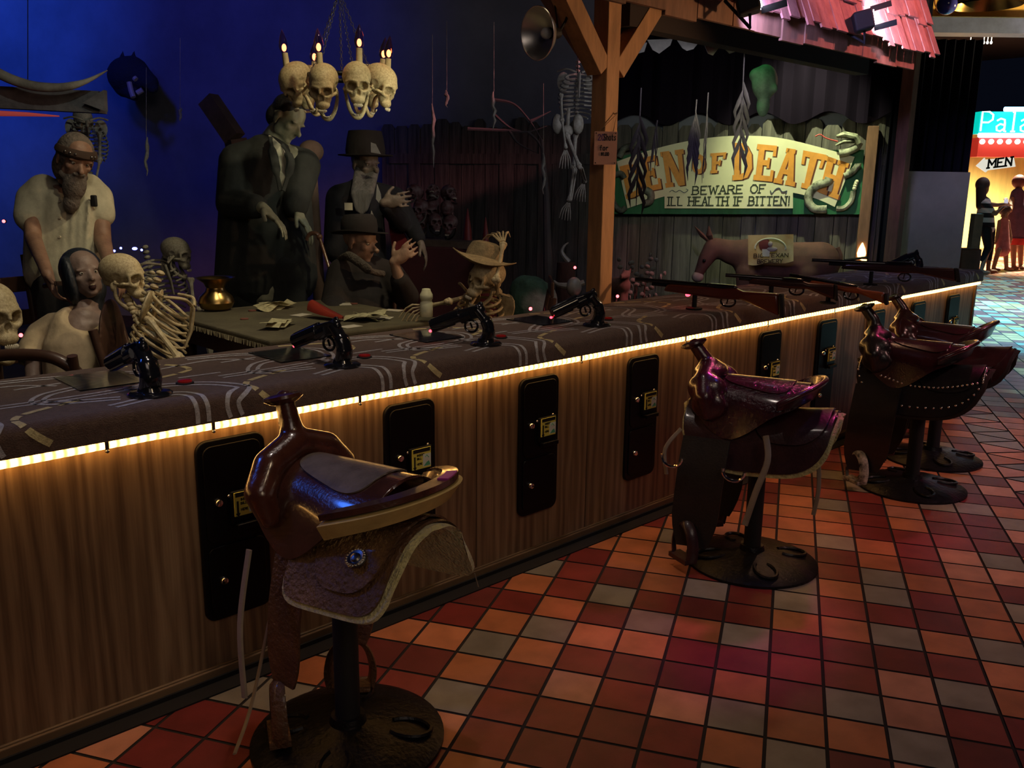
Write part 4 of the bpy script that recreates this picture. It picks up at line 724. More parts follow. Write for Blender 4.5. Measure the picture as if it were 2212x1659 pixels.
m = MB(); pr_ = [(.275, -.02), (.268, .0), (.245, .05), (.22, .16), (.12, .26), (.03, .30)]; m.lathe(pr_+[(r-.01, h-.01) for r, h in pr_[::-1]], c, n=36, caps=False); obj('shade', m, mat('polished_brass', (.62, .36, .10), .25, 1, noise=.3), bl)
m = MB(); m.tube([c+UZ*.29, c+UZ*1.2], .012, 8); obj('rod', m, BLACKM, bl)
m = MB(); m.ell(at(2046, 10, 6.9), .075); single('blue_ball', m, mat('blue_glass_ball', (.05, .05, .25), .15, coat=.6), 'dark blue ball ornament beside the brass lampshade', 'ornament')
m = MB(); m.lathe([(.0, 0)], n=3) if False else None
for k, (x, y) in enumerate(((2096, 93), (2125, 92), (2133, 92), (2141, 92))): m = MB(); m.ell(at(x, y, 8.2), (.011, .011, .014)); m.tube([at(x, y, 8.2), at(x, y, 8.2)+UZ*.05], .004, 6); single('hanging_bulb', m, mat('small_white_bulb', (.9, .9, .85), .3, emit=(1, .95, .85), estr=2.0) if k == 0 else bpy.data.materials['small_white_bulb'], ['lone small white bulb under the steel beam', 'first of the three white bulbs clustered under the steel beam', 'middle of the three white bulbs clustered under the steel beam', 'last of the three white bulbs clustered under the steel beam'][k], 'bulb', 'white bulbs under the beam')
CRATE = mat('brown_crate_wood', (.11, .055, .035), .8, noise=.5, nscale=8)
q = onz(2095, 640, 0); st_ = thing('wooden_crate', 'brown wooden crate standing beyond the far end of the counter', 'crate', (7.98, .47, 0))
for s_ in (0, 1): m = MB(); m.box((7.98, .47, .245+.5*s_), (.17, .17, .49), rotz(.8)); obj('crate_box' if s_ == 0 else 'crate_lid', m, CRATE, st_, smooth=False, bevel=.01)
m = MB(); c = at(2106, 505, 13.5); m.box((c[0], c[1], c[2]/2+.15), (.13, .13, c[2]+.3), np.column_stack([RH, FH, UZ])); single('hitching_post', m, CRATE, 'thick brown wooden post behind the woman in stripes', 'post', smooth=False)
# ================================================================ FIGURE TOOLS
def J(px, py, d, r): p = at(px, py, d); return (p[0], p[1], p[2], r*d/FPX)
def frame(F, U=UZ): F = unit(F); L = unit(np.cross(U, F)); return F, L, np.cross(F, L)
def mat4(c, F, L, U, s):
    M = Matrix.Identity(4)
    for i in range(3): M[i][0] = F[i]*s; M[i][1] = L[i]*s; M[i][2] = U[i]*s; M[i][3] = c[i]
    return M
WM = {}
def place(name, me, M, parent, label=None):
    o = bpy.data.objects.new(name, me); COL.objects.link(o)
    if parent is not None:
        o.parent = parent; pw = WM.get(parent.name) or Matrix.Translation(parent.location); o.matrix_parent_inverse = pw.inverted()
    o.matrix_basis = M; WM[o.name] = M
    if label: o['label'] = label
    return o
def head(mb, c, F, U, s, nose=1.0, ear=True, chin=1.0, open_=0):
    F, L, U = frame(F, U); R = np.column_stack([F, L, U]); P = lambda f, l, u: c+(F*f+L*l+U*u)*s
    mb.ell(P(-.06, 0, .13), A3(.42, .335, .36)*s, R); mb.ell(P(.10, 0, -.14), A3(.27, .25, .34)*s, R); mb.ell(P(.22, 0, -.40), A3(.10*chin, .11, .08)*s, R)
    mb.tube([P(.31, 0, .06), P(.37, 0, -.04), P(.36+.12*nose, 0, -.155)], [.035*s, .04*s, .058*s*nose**.5], 10); mb.ell(P(.36+.10*nose, 0, -.15), .052*s); mb.ell(P(.37, .045, -.155), .04*s); mb.ell(P(.37, -.045, -.155), .04*s)
    for l in (1, -1):
        mb.ell(P(.305, l*.135, .055), A3(.055, .115, .035)*s, R); mb.ell(P(.22, l*.185, -.11), A3(.10, .075, .07)*s, R); mb.ell(P(.04, l*.21, -.26), A3(.13, .05, .13)*s, R)
        if ear: mb.ell(P(-.04, l*.345, -.05), A3(.085, .028, .135)*s, R); mb.ell(P(-.02, l*.33, -.16), A3(.04, .03, .05)*s, R)
    mb.ell(P(.335, 0, -.245), A3(.04, .095, .022)*s, R); mb.ell(P(.320-open_*.06, 0, -.295-open_*.10), A3(.045, .085, .026)*s, R)
    mb.tube([P(-.10, 0, -.20), P(-.16, 0, -.62)], [.20*s, .215*s], 16)
EYEW = mat('eye_white', (.42, .38, .31), .3, coat=.3); EYED = mat('dark_iris', (.02, .015, .01), .2, coat=.6); MOUTH = mat('dark_mouth', (.03, .006, .006), .6); TEETH = mat('old_teeth', (.60, .54, .40), .4)
def face_bits(c, F, U, s, par, eyes=True, open_=0):
    F, L, U = frame(F, U); R = np.column_stack([F, L, U]); P = lambda f, l, u: c+(F*f+L*l+U*u)*s
    if eyes:
        for l in (1, -1):
            m = MB(); m.ell(P(.288, l*.13, -.008), .044*s, nu=12, nv=8); e = obj('eye', m, EYEW, par); m = MB(); m.ell(P(.322, l*.128, -.010), .020*s, nu=10, nv=6); obj('iris', m, EYED, e)
    if open_:
        m = MB(); m.ell(P(.315, 0, -.285), A3(.045, .075, .05+.03*open_)*s, R); mo = obj('mouth', m, MOUTH, par); m = MB(); m.ell(P(.352, 0, -.255), A3(.012, .05, .016)*s, R); obj('teeth', m, TEETH, mo)
def hand(mb, w, D, N, T, s=1.0, curl=.5, spread=.16):                  # wrist, pointing direction, back-of-hand normal, thumb side
    D = unit(D); T = unit(T-D*(T@D)); N = np.cross(D, T) if np.cross(D, T)@N > 0 else -np.cross(D, T)
    R = np.column_stack([D, T, N]); mb.ell(w+D*.045*s, A3(.052, .038, .016)*s, R); mb.chain([(*w, .024*s), (*(w+D*.03*s), .022*s)], 10)
    for k, (o, ln) in enumerate(((.034, .070), (.0115, .080), (-.0115, .074), (-.033, .058))):
        d = unit(D+T*spread*(.9-.6*k)*.5); p = w+D*.085*s+T*o*s; c = curl*(.85+.1*k); q = [(*p, .0084*s)]
        for j, f in enumerate((.42, .33, .27)):
            d = unit(d-N*math.tan(min(1.2, c*(.7+.25*j)))*.8); p = p+d*ln*f*s; q.append((*p, (.0078-.0010*j)*s))
        mb.chain(q, 8)
    p = w+D*.022*s+T*.030*s-N*.004*s; d = unit(D*.55+T*.75-N*.25); q = [(*p, .013*s)]
    for f in (.034, .028): p = p+d*f*s; q.append((*p, .010*s)); d = unit(d+D*.5-N*.35*curl)
    mb.chain(q, 8)
def skinmat(n, c, c2): return mat(n, c, .5, noise=.5, nscale=14, c2=c2, bump=.15, bscale=70)
# ---------------------------------------------------------------- skull and bones
sk = MB(); E3 = np.eye(3)
sk.ell((-.08, 0, .16), (.47, .355, .36), nu=28, nv=18); sk.ell((.20, 0, .08), (.22, .29, .24)); sk.ell((.22, 0, -.17), (.17, .235, .27)); sk.ell((.30, 0, -.37), (.13, .185, .12)); sk.ell((.24, 0, -.28), (.15, .20, .16)); sk.ell((-.02, 0, -.12), (.22, .24, .14)); sk.ell((-.30, 0, -.08), (.18, .22, .14))
sk.tube(smooth_pts([(.25, -.27, .03), (.36, -.15, .085), (.40, 0, .06), (.36, .15, .085), (.25, .27, .03)], 5), .045, 8)
sk.tube([(.40, 0, .07), (.455, 0, -.07)], [.05, .032], 8)
for l in (1, -1):
    sk.tube(smooth_pts([(.33, l*.13, -.20), (.27, l*.25, -.15), (.10, l*.335, -.12), (-.08, l*.30, -.10)], 5), [.05]*5+[.042]*5+[.03]*6, 8); sk.tube([(.28, l*.26, -.13), (.27, l*.265, .05)], .036, 8); sk.ell((-.12, l*.27, -.20), (.07, .06, .11))
skc = MB()
for l in (1, -1): skc.ell((.40, l*.150, -.045), (.24, .115, .105), nu=16, nv=12); skc.ell((.03, l*.42, -.02), (.20, .13, .17))
skc.ell((.46, 0, -.185), (.17, .075, .085)); skc.ell((.46, 0, -.23), (.15, .085, .05))
_t = fuse('skull_proto', sk, BONE, None, .016, 4, skc); SKULL = _t.data; SKULL.name = 'skull_yellow'; bpy.data.objects.remove(_t)
tm_ = MB()
for k in range(-4, 5): a = k*.2; tm_.ell((.32+.125*math.cos(a), .135*math.sin(a), -.49), (.022, .014, .045) if abs(k) < 4 else (.02, .02, .03), rotz(a), nu=8, nv=6)
TEETHM = mesh_of(tm_, 'teeth_row'); TEETHM.materials.append(TEETH)
def jaw_mesh(name, m_):
    j = MB(); pts = [(-.06, .285, -.06), (-.02, .275, -.26), (.02, .245, -.43), (.20, .185, -.57), (.37, .09, -.645), (.41, 0, -.66)]
    pts = pts+[(x, -y, z) for x, y, z in pts[-2::-1]]; P = smooth_pts(pts, 4); n = len(P); j.tube(P, [.034+.022*math.sin(math.pi*i/(n-1)) for i in range(n)], 10); j.ell((.39, 0, -.68), (.06, .11, .05))
    o = fuse('jp', j, m_, None, .018, 3); me = o.data; me.name = name; bpy.data.objects.remove(o)
    tt = MB()
    for k in range(-4, 5): a = k*.2; tt.ell((.29+.125*math.cos(a), .13*math.sin(a), -.585), (.02, .013, .045), rotz(a), nu=8, nv=6)
    t2 = mesh_of(tt, name+'_teeth'); t2.materials.append(TEETH); return me, t2
JAW, JAWT = jaw_mesh('jaw_yellow', BONE)
SKULLG = SKULL.copy(); SKULLG.materials.clear(); SKULLG.materials.append(BONEG); JAWG = JAW.copy(); JAWG.materials.clear(); JAWG.materials.append(BONEG)
STAIN = mat('red_stained_bone', (.26, .20, .18), .6, noise=.8, nscale=3.5, c2=(.10, .02, .02), bump=.2, bscale=40)
for me in (SKULL, SKULLG, JAW, JAWG, TEETHM, JAWT): me.polygons.foreach_set('use_smooth', [True]*len(me.polygons))
def skull(par, c, F, U, s, grey=False, jaw=.15, name='skull', own=False):
    F, L, U = frame(F, U); M = mat4(c, F, L, U, s); o = place(name, SKULLG if grey else SKULL, M, par); place('upper_teeth', TEETHM, M, o)
    if jaw is not None:
        ca, sa = math.cos(jaw), math.sin(jaw); hp = c+(F*-.05+U*-.08)*s; F2 = F*ca-U*sa; U2 = U*ca+F*sa; c2 = hp-(F2*-.05+U2*-.08)*s
        jo = place('jaw', JAWG if grey else JAW, mat4(c2, F2, L, U2, s), o); place('lower_teeth', JAWT, mat4(c2, F2, L, U2, s), o)
    return o
def bone(mb, a, b, r=.011): a = A3(*a); b = A3(*b); d = b-a; mb.tube([a, a+d*.06, a+d*.16, a+d*.5, a+d*.84, a+d*.94, b], [r*1.2, r*1.6, r*.95, r*.8, r*.95, r*1.6, r*1.2], 8); s_ = unit(np.cross(d, UZ+A3(.1, 0, 0))); [mb.ell(p+s_*q*r, r*1.15, nu=8, nv=6) for p in (a, b) for q in (-.7, .7)]
def ribcage(par, c, F, U, m_, s=1.0):
    F, L, U = frame(F, U); P = lambda f, l, u: c+(F*f+L*l+U*u)*s; m = MB()
    for i in range(11):
        z = .155-.030*i; w = .075+.068*math.sin(math.pi*(i+1.2)/12); d = .065+.045*math.sin(math.pi*(i+1.5)/13); te = 2.85 if i < 7 else 2.85-(i-6)*.42
        for l in (1, -1): m.tube([P(-d*math.cos(t), l*w*math.sin(t), z-.055*(1-math.cos(t))/2*1.3+(.02 if t > 2.2 else 0)*(t-2.2)) for t in np.linspace(.1, te, 16)], [.0075*s]*3+[.0065*s]*10+[.0055*s]*3, 7)
    obj('rib_cage', m, m_, par); m = MB(); m.tube([P(.085, 0, .145), P(.105, 0, .05), P(.10, 0, -.03)], [.018*s, .014*s, .010*s], 8, flat=.5); obj('sternum', m, m_, par)
    m = MB()
    for k in range(17): z = .24-.030*k; m.ell(P(-.075-.015*math.sin(k*.3), 0, z), A3(.018, .019, .012)*s, np.column_stack([F, L, U]), nu=8, nv=6); m.ell(P(-.105-.01*math.sin(k*.3), 0, z-.008), A3(.012, .006, .008)*s, np.column_stack([F, L, U]), nu=6, nv=5)
    obj('spine', m, m_, par); m = MB()
    for l in (1, -1): m.tube(smooth_pts([P(.085, l*.02, .15), P(.06, l*.09, .175), P(-.01, l*.155, .165)], 5), .007*s, 7); m.ell(P(-.07, l*.105, .10), A3(.012, .05, .07)*s, np.column_stack([F, L, U]), nu=10, nv=7)
    obj('collar_bones', m, m_, par)
    return P
def bony_hand(mb, w, D, T, s=1.0):
    D = unit(D); T = unit(T-D*(T@D))
    for k in range(5): d = unit(D+T*(.42-.21*k)); a = w+d*.02*s; mb.tube([a, a+d*.05*s, a+d*.055*s, a+unit(d-UZ*.2)*.085*s, a+unit(d-UZ*.5)*.125*s], [.005*s, .004*s, .0055*s, .004*s, .002*s], 6)
    mb.ell(w, .014*s, nu=8, nv=6)
# ---------------------------------------------------------------- chair
OAK = mat('dark_oak', (.075, .035, .022), .45, noise=.5, nscale=9, stretch=(1, 1, .3), coat=.2)
def chair(x, y, rot, label, back='slat', h=.46, bh=1.02):
    root = thing('wooden_chair', label, 'chair', (x, y, .004), 'wooden chairs around the card table'); R = rotz(rot); T = A3(x, y, .004)
    def put(nm, m, bev=0): return obj(nm, m.xf(R, T), OAK, root, bevel=bev)
    m = MB(); m.box((0, 0, h), (.42, .42, .035)); put('seat', m, .012)
    for a in (-1, 1):
        m = MB(); m.tube([(.18, a*.18, 0), (.17, a*.17, h-.015)], [.016, .021], 10); put('leg', m)
        m = MB(); m.tube(smooth_pts([(-.21, a*.18, 0), (-.18, a*.17, h), (-.25, a*.18, bh)], 6), .018, 10); put('leg', m)
    if back == 'slat':
        for z in (.62, .80, .96): m = MB(); m.bar((-.19-(z-.46)*.11, -.18, z), (-.19-(z-.46)*.11, .18, z), .016, .075); put('back_slat', m, .004)
    elif back == 'bent':
        m = MB(); m.tube(smooth_pts([(-.19, -.20, h), (-.22, -.20, bh-.12), (-.24, -.13, bh-.02), (-.24, 0, bh), (-.24, .13, bh-.02), (-.22, .20, bh-.12), (-.19, .20, h)], 6), .022, 10); put('bent_back', m)
    else:
        m = MB(); m.ell((-.23, 0, .82), (.022, .17, .16), nu=24, nv=14); put('oval_back', m)
    return root
# ================================================================ CARD TABLE
FELT = mat('olive_felt', (.11, .095, .052), .95, noise=.4, nscale=6, c2=(.06, .05, .028), bump=.3, bscale=200); FR = mat('felt_fringe', (.30, .26, .15), .9)
TZ = .84; X0, X1, Y0, Y1 = 1.727, 2.66, .866, 1.876
tb = thing('card_table', 'square card table covered in olive felt with fringed edge', 'table', ((X0+X1)/2, (Y0+Y1)/2, .004))
m = MB(); m.box(((X0+X1)/2, (Y0+Y1)/2, TZ-.012), (X1-X0, Y1-Y0, .024)); obj('felt_top', m, FELT, tb, smooth=False, bevel=.008)
m = MB(); m.box(((X0+X1)/2, (Y0+Y1)/2, TZ-.075), (X1-X0-.08, Y1-Y0-.08, .10)); obj('apron', m, OAK, tb, smooth=False)
m = MB()
for k in range(90):
    t = k/90; 
    for a, b_ in (((X0, Y0), (X1, Y0)), ((X0, Y0), (X0, Y1))): p = A3(a[0]*(1-t)+b_[0]*t, a[1]*(1-t)+b_[1]*t, TZ-.02); m.tube([p, p+A3(rng.uniform(-.006, .006), rng.uniform(-.006, .006), -.022)], .0025, 4)
obj('fringe', m, FR, tb)
for x in (X0+.08, X1-.08):
    for y in (Y0+.08, Y1-.08): m = MB(); m.tube([(x, y, .004), (x, y, TZ-.03)], [.022, .03], 10); obj('leg', m, OAK, tb)
BRASS = mat('tarnished_brass', (.55, .37, .12), .28, 1, noise=.5, nscale=7, c2=(.22, .14, .06))
c = onz(468, 670, TZ); m = MB(); pr_ = [(.055, 0), (.075, .012), (.088, .04), (.080, .068), (.050, .095), (.044, .112), (.055, .135), (.085, .156), (.098, .162)]
m.lathe(pr_+[(r-.004, h) for r, h in pr_[:2:-1]]+[(.03, .05)], (c[0], c[1], TZ+.001), n=36); single('brass_spittoon', m, BRASS, 'brass spittoon with flared rim standing on the card table', 'spittoon')
NOTE = mat('aged_banknote', (.50, .46, .26), .8, noise=.6, nscale=50, c2=(.22, .21, .12)); CHIPM = mat('dull_chip', (.20, .07, .05), .6); PLAY = mat('playing_card', (.48, .45, .36), .6)
for k, (x, y, r, l) in enumerate(((600, 668, 2, 'crumpled pile of pale notes at the back of the card table'), (612, 706, 1, 'fan of pale notes near the front corner of the card table'), (790, 692, 2, 'crumpled pale notes on the card table beside the red shoe'))):
    c = onz(x, y, TZ); m = MB()
    for q in range(5):
        G = []; a = rng.uniform(-.5, .5)+k; R = rotz(a); o = A3(rng.uniform(-.06, .06), rng.uniform(-.02, .02), .002+.004*q)
        for i in np.linspace(-.075, .075, 8): G.append([c+o+R@A3(i, j_, .006*math.sin(i*40+q)+(.010 if r > 1 else .002)*math.sin(i*23+j_*40+q)+.011) for j_ in np.linspace(-.03, .03, 4)])
        m.sheet(np.array(G), .001)
    single('note_pile', m, NOTE, l, 'paper money', 'paper notes on the card table')
for k, (x, y, l) in enumerate(((528, 690, 'dull round chip on the felt nearest the spittoon'), (545, 672, 'dull round chip on the felt behind the notes'), (765, 657, 'dull round chip at the back of the felt by the cane'), (815, 676, 'dull round chip toward the old man on the felt'))): c = onz(x, y, TZ); m = MB(); m.lathe([(.019, 0), (.019, .004), (.014, .0045)], (c[0], c[1], TZ+.001), n=20); single('poker_chip', m, CHIPM, l, 'poker chip', 'poker chips on the card table')
for k, (x, y, a, l) in enumerate(((650, 681, .3, 'loose playing card behind the red shoe'), (745, 658, 1.1, 'loose playing card at the back of the table'), (832, 688, .7, 'loose playing card toward the bottle'), (850, 671, 2.0, 'loose playing card nearest the old man'), (757, 706, .1, 'loose playing card in front of the pale notes'))): c = onz(x, y, TZ); m = MB(); m.box((c[0], c[1], TZ+.002), (.09, .063, .0015), rotz(a)); single('playing_card', m, PLAY, l, 'playing card', 'loose playing cards on the table', smooth=False)
c = onz(708, 690, TZ); m = MB(); D = unit(RH*.8-FH*.6); S_ = np.cross(UZ, D); G = []
for t in np.linspace(0, 1, 14):
    p = c+D*(t-.5)*.21; w_ = .034*math.sin(math.pi*min(1, .25+t*.75))**.6+.006; h = .058*(1-t)**1.3+.020
    G.append([p+S_*w_*math.cos(q)+UZ*(.006+max(0, h*(.4+.6*math.sin(q)))*1.0) for q in np.linspace(math.pi*1.0, 0, 9)])
m.sheet(np.array(G), .004); m.add([g_[0] for g_ in G]+[g_[-1] for g_ in G[::-1]], [tuple(range(28))]); single('red_shoe', m, mat('red_leather_shoe', (.28, .035, .02), .3, noise=.4, coat=.6), 'red leather shoe with glinting toe on the card table', 'shoe')
# ================================================================ SKELETONS
def skeleton(label, loc): return thing('skeleton', label, 'skeleton', loc)
s1 = skeleton('yellowed skeleton seated nearest the counter, jaw open, facing the card table', at(345, 760, 3.62)*A3(1, 1, 0)+A3(0, 0, .004))
skull(s1, at(268, 598, 3.62), RH*.97+UZ*.02-FH*.12, UZ, .185, jaw=.30)
P = ribcage(s1, at(350, 722, 3.62), RH*.72+UZ*-.25+FH*.1, UZ*.85+RH*-.42, BONE, .98)
m = MB(); 
for k in range(7): t = k/6; q = at(272*(1-t)+298*t, 640*(1-t)+692*t, 3.62); m.ell(q, A3(.016, .016, .012), nu=8, nv=6)
obj('neck_bones', m, BONE, s1)
for px in (((322, 690, 3.50), (388, 775, 3.42), (470, 790, 3.6)), ((330, 695, 3.78), (375, 790, 3.86), (450, 800, 3.75))):
    m = MB(); a, b_, c_ = [at(*q) for q in px]; bone(m, a, b_, .013); bone(m, b_, c_, .009); bony_hand(m, c_, RH, UZ*.5-FH*.5); obj('arm_bones', m, BONE, s1)
m = MB(); hp = at(400, 830, 3.66); m.ell(hp+UZ*-.02, (.10, .10, .05)); m.ell(hp+RH*.02, (.06, .12, .08)); obj('pelvis', m, BONE, s1)
for l in (.09, -.09): m = MB(); a = hp+FH*l; k_ = a+RH*.35+FH*l*.3; bone(m, a, k_, .016); bone(m, k_, A3(k_[0], k_[1], .05), .013); obj('leg_bones', m, BONE, s1)
s2 = skeleton('grey skeleton seated at the far side behind the brass spittoon', at(350, 640, 5.2)*A3(1, 1, 0)+A3(0, 0, .004))
skull(s2, at(383, 548, 5.2), RH*.98-FH*.2-UZ*.06, UZ, .185, True, .22)
ribcage(s2, at(352, 622, 5.2), RH*.75-FH*.6, UZ*.93-RH*.30, BONEG, 1.0)
for px in (((412, 604, 5.05), (418, 655, 5.0), (430, 668, 4.9)), ((330, 600, 5.35), (330, 680, 5.35), (390, 690, 5.2))):
    m = MB(); a, b_, c_ = [at(*q) for q in px]; bone(m, a, b_, .012); bone(m, b_, c_, .009); bony_hand(m, c_, RH, UZ); obj('arm_bones', m, BONEG, s2)
m = MB(); hp = at(345, 720, 5.25); m.ell(hp, (.09, .13, .08)); obj('pelvis', m, BONEG, s2)
for l in (.09, -.09): m = MB(); a = hp+RH*l-FH*l; k_ = a+RH*.3-FH*.2; bone(m, a, k_, .016); bone(m, k_, A3(k_[0], k_[1], .05), .013); obj('leg_bones', m, BONEG, s2)
s3 = skeleton('skeleton in a straw hat leaning back with one arm raised, holding the white bottle', at(1040, 700, 4.2)*A3(1, 1, 0)+A3(0, 0, .004))
skull(s3, at(1048, 603, 4.08), -RH*.62-FH*.55+UZ*.10, UZ*.9+RH*.28, .185, jaw=.25)
P = ribcage(s3, at(1030, 700, 4.26), -RH*.55-FH*.75+UZ*.1, UZ*.97+RH*.15, BONE, 1.0)
for px in (((1075, 630, 4.1), (1072, 605, 3.98), (1087, 528, 4.05)), ((1010, 640, 4.2), (968, 652, 4.05), (930, 660, 4.12))):
    m = MB(); a, b_, c_ = [at(*q) for q in px]; bone(m, a, b_, .012); bone(m, b_, c_, .0105); bony_hand(m, c_, (RH*-.2+FH*.7+UZ*.5) if px[2][1] < 600 else -RH*.8-UZ*.3, UZ if px[2][1] > 600 else RH, 1.1); obj('arm_bones', m, BONE, s3)
m = MB(); hp = at(1045, 735, 4.3); m.ell(hp, (.13, .09, .08)); obj('pelvis', m, BONE, s3)
for l in (.09, -.09): m = MB(); a = hp+RH*l; k_ = a-RH*.3-FH*-.1; bone(m, a, k_, .016); bone(m, k_, A3(k_[0], k_[1], .05), .013); obj('leg_bones', m, BONE, s3)
STRAW = mat('straw_hat_weave', (.38, .28, .14), .8, noise=.5, nscale=45, bump=.4, bscale=160)
hc = at(1046, 556, 4.10); ht = thing('straw_hat', 'wide brimmed straw hat tipped on the skeleton holding the bottle', 'hat', hc); hu = unit(UZ*.95+RH*.22+FH*.12)
e1 = unit(np.cross(hu, FH)); e2 = np.cross(hu, e1); G = []
for r in np.linspace(.085, .150, 6): G.append([hc+(e1*math.cos(t)*1.0+e2*math.sin(t))*r+hu*(.012*((r-.085)/.065)**2*math.cos(2*t)*2-.012*(r-.085)/.065) for t in np.linspace(0, 2*math.pi, 41)])
m = MB(); m.sheet(np.array(G), .004); obj('brim', m, STRAW, ht)
m = MB(); m.lathe([(.088, -.005), (.084, .03), (.070, .06), (.04, .072), (.004, .070)], hc, hu, 28); obj('crown', m, STRAW, ht)
bt = MB(); c = at(921, 655, 4.1); zb_ = TZ-.01; bt.lathe([(.028, -.062), (.030, -.058), (.030, -.004), (.026, .010), (.026, .016), (.030, .022), (.030, .040), (.022, .055), (.019, .066), (.012, .068)], c, n=24); single('white_bottle', bt, mat('cream_plastic', (.72, .70, .45), .4), 'cream white bottle gripped in the skeleton hand', 'bottle')
s4 = skeleton('pale skeleton hanging by the post with crossed legs and no visible head', at(1235, 230, 6.3))
ribcage(s4, at(1248, 205, 6.3), -FH, UZ, BONEG, .95)
m = MB(); hp = at(1226, 273, 6.3); [m.ell(hp+RH*x*.075+UZ*.015, (.045, .035, .07), nu=10, nv=8) for x in (-1, 1)]; m.ell(hp-UZ*.03, (.05, .035, .04)); m.tube([at(1228, 235, 6.3), hp], .014, 8); obj('pelvis', m, BONEG, s4)
for px in (((1224, 290, 6.2), (1252, 362, 6.2), (1262, 392, 6.4)), ((1243, 288, 6.35), (1240, 362, 6.3), (1230, 432, 6.3))):
    m = MB(); a, b_, c_ = [at(*q) for q in px]; bone(m, a, b_, .015); bone(m, b_, c_, .011); m.tube([b_+RH*.02, c_+RH*.015], .006, 6); bony_hand(m, c_, -UZ-RH*.3, RH); obj('leg_bones', m, BONEG, s4)
m = MB(); a, b_, c_ = at(1212, 205, 6.2), at(1214, 260, 6.15), at(1222, 318, 6.1); bone(m, a, b_, .010); bone(m, b_, c_, .008); bony_hand(m, c_, -UZ, RH); obj('arm_bones', m, BONEG, s4)
m = MB(); m.tube([at(1248, 190, 6.3), at(1248, 20, 6.3)], .004, 6); obj('hanging_cord', m, BLACKM, s4)
s5 = skeleton('small grey skeleton hanging behind the bearded man in the white shirt', at(195, 300, 6.6)); ribcage(s5, at(190, 305, 6.6), -FH*.8+RH*.4, UZ, BONEG, .95)
m = MB(); bone(m, at(215, 290, 6.5), at(216, 345, 6.45), .012); bone(m, at(216, 345, 6.45), at(205, 400, 6.5), .010); obj('arm_bones', m, BONEG, s5); skull(s5, at(180, 262, 6.6), -FH*.5+RH*.6-UZ*.3, UZ, .18, True, .3)
# skull chandelier
ch = thing('skull_chandelier', 'chandelier of yellow skulls wearing red flicker bulb candles, hung on chains', 'chandelier', at(730, 60, 4.6))
CW = mat('candle_stub', (.60, .50, .28), .6, noise=.4, nscale=20); BULBG = mat('clear_bulb_glass', (1, .55, .45), .05, trans=1, ior=1.15); GLOW = mat('orange_filament', (1, .3, .1), .4, emit=(1, .20, .07), estr=9)
cc = at(735, 175, 4.62)
for px, py, d, F, tilt, cx_, cy_ in ((640, 182, 4.55, -RH*.55-FH*.6-UZ*.55, -.18, 617, 128), (699, 186, 4.36, -RH*.05-FH*1-UZ*.38, .0, 690, 128), (771, 180, 4.40, RH*.22-FH*1-UZ*.16, .0, 776, 118), (823, 184, 4.60, RH*.95-FH*.42-UZ*.42, .1, 838, 140), (665, 188, 4.82, -RH*.5+FH*.7-UZ*.4, -.1, 678, 146), (800, 186, 4.86, RH*.5+FH*.7-UZ*.4, .1, 826, 140)):
    c = at(px, py, d); o = skull(ch, c, F, UZ+RH*tilt, .200, jaw=.62); 
    b_ = at(cx_, cy_, d-.02 if cy_ < 145 else d+.02); t_ = unit(UZ+unit(b_-c)*.35); m = MB(); m.tube([b_-t_*.05, b_+t_*.030], [.017, .015], 12); k = obj('candle', m, CW, ch)
    m = MB(); m.lathe([(.012, 0), (.023, .018), (.026, .036), (.020, .066), (.008, .10), (.001, .115)], b_+t_*.028, t_, 14); obj('glass_flame', m, BULBG, k); m = MB(); m.ell(b_+t_*.056, (.010, .010, .018)); obj('filament', m, GLOW, k)
m = MB(); m.tube([cc+RH*.17*math.cos(t)+FH*.17*math.sin(t)+UZ*.02 for t in np.linspace(0, 2*math.pi, 30)[:-1]], .012, 8, closed=True); obj('iron_ring', m, IRON, ch)
CHN = mat('chain_steel', (.10, .10, .13), .5, .8)
top = at(733, -20, 4.62)
for a in (.4, 1.7, 2.9, 4.2, 5.3):
    m = MB(); e = cc+RH*.17*math.cos(a)+FH*.17*math.sin(a)+UZ*.03; nl = 26
    for k in range(nl):
        p = e*(1-k/nl)+top*(k/nl); d = unit(top-e); s_ = unit(np.cross(d, RH if k % 2 else FH)); m.tube([p+d*.011*math.cos(t)+s_*.0065*math.sin(t) for t in np.linspace(0, 2*math.pi, 8)[:-1]], .0018, 5, closed=True)
    obj('chain', m, CHN, ch)
SKULLP = SKULLG.copy(); SKULLP.materials.clear(); SKULLP.materials.append(STAIN); JAWP = JAWG.copy(); JAWP.materials.clear(); JAWP.materials.append(STAIN)
# pile of skulls and the edge skull
for k, (x, y, F, l) in enumerate(((893, 418, -FH*.7-RH*.7+UZ*.6, 'top row skull of the stained pile, nearest the tall hat'), (935, 417, -FH*.6+UZ*.9, 'middle skull of the stained pile top row'), (970, 420, -FH*.8+RH*.5+UZ*.6, 'last skull of the stained pile top row'), (908, 452, -FH-RH*.5, 'left skull in the second row of the stained pile'), (966, 455, FH, 'skull turned away in the second row of the stained pile'), (908, 484, -FH-RH*.1, 'grinning skull low in the pile nearest the dark sleeve'), (940, 482, -FH+RH*.3+UZ*.3, 'middle skull in the lowest row of the pile'), (972, 486, -FH*.9-RH*.3, 'wide eyed skull at the end of the lowest row of the pile'), (934, 450, -FH*.9-UZ*.3, 'red stained skull at the heart of the pile'))):
    c = at(x, y, 6.9+.03*(k % 3)); r = thing('skull', l, 'skull', c-UZ*.07, 'pile of stained skulls'); o = skull(r, c, F, UZ, .155, True, .1); o.data = SKULLP; o.children[1].data = JAWP
r = thing('skull', 'yellow lit skull cut off by the photo edge beside the seated woman', 'skull', at(-14, 735, 3.25)); skull(r, at(-14, 678, 3.25), -FH*.5+RH*.85, UZ, .23, False, .25, name='cranium')
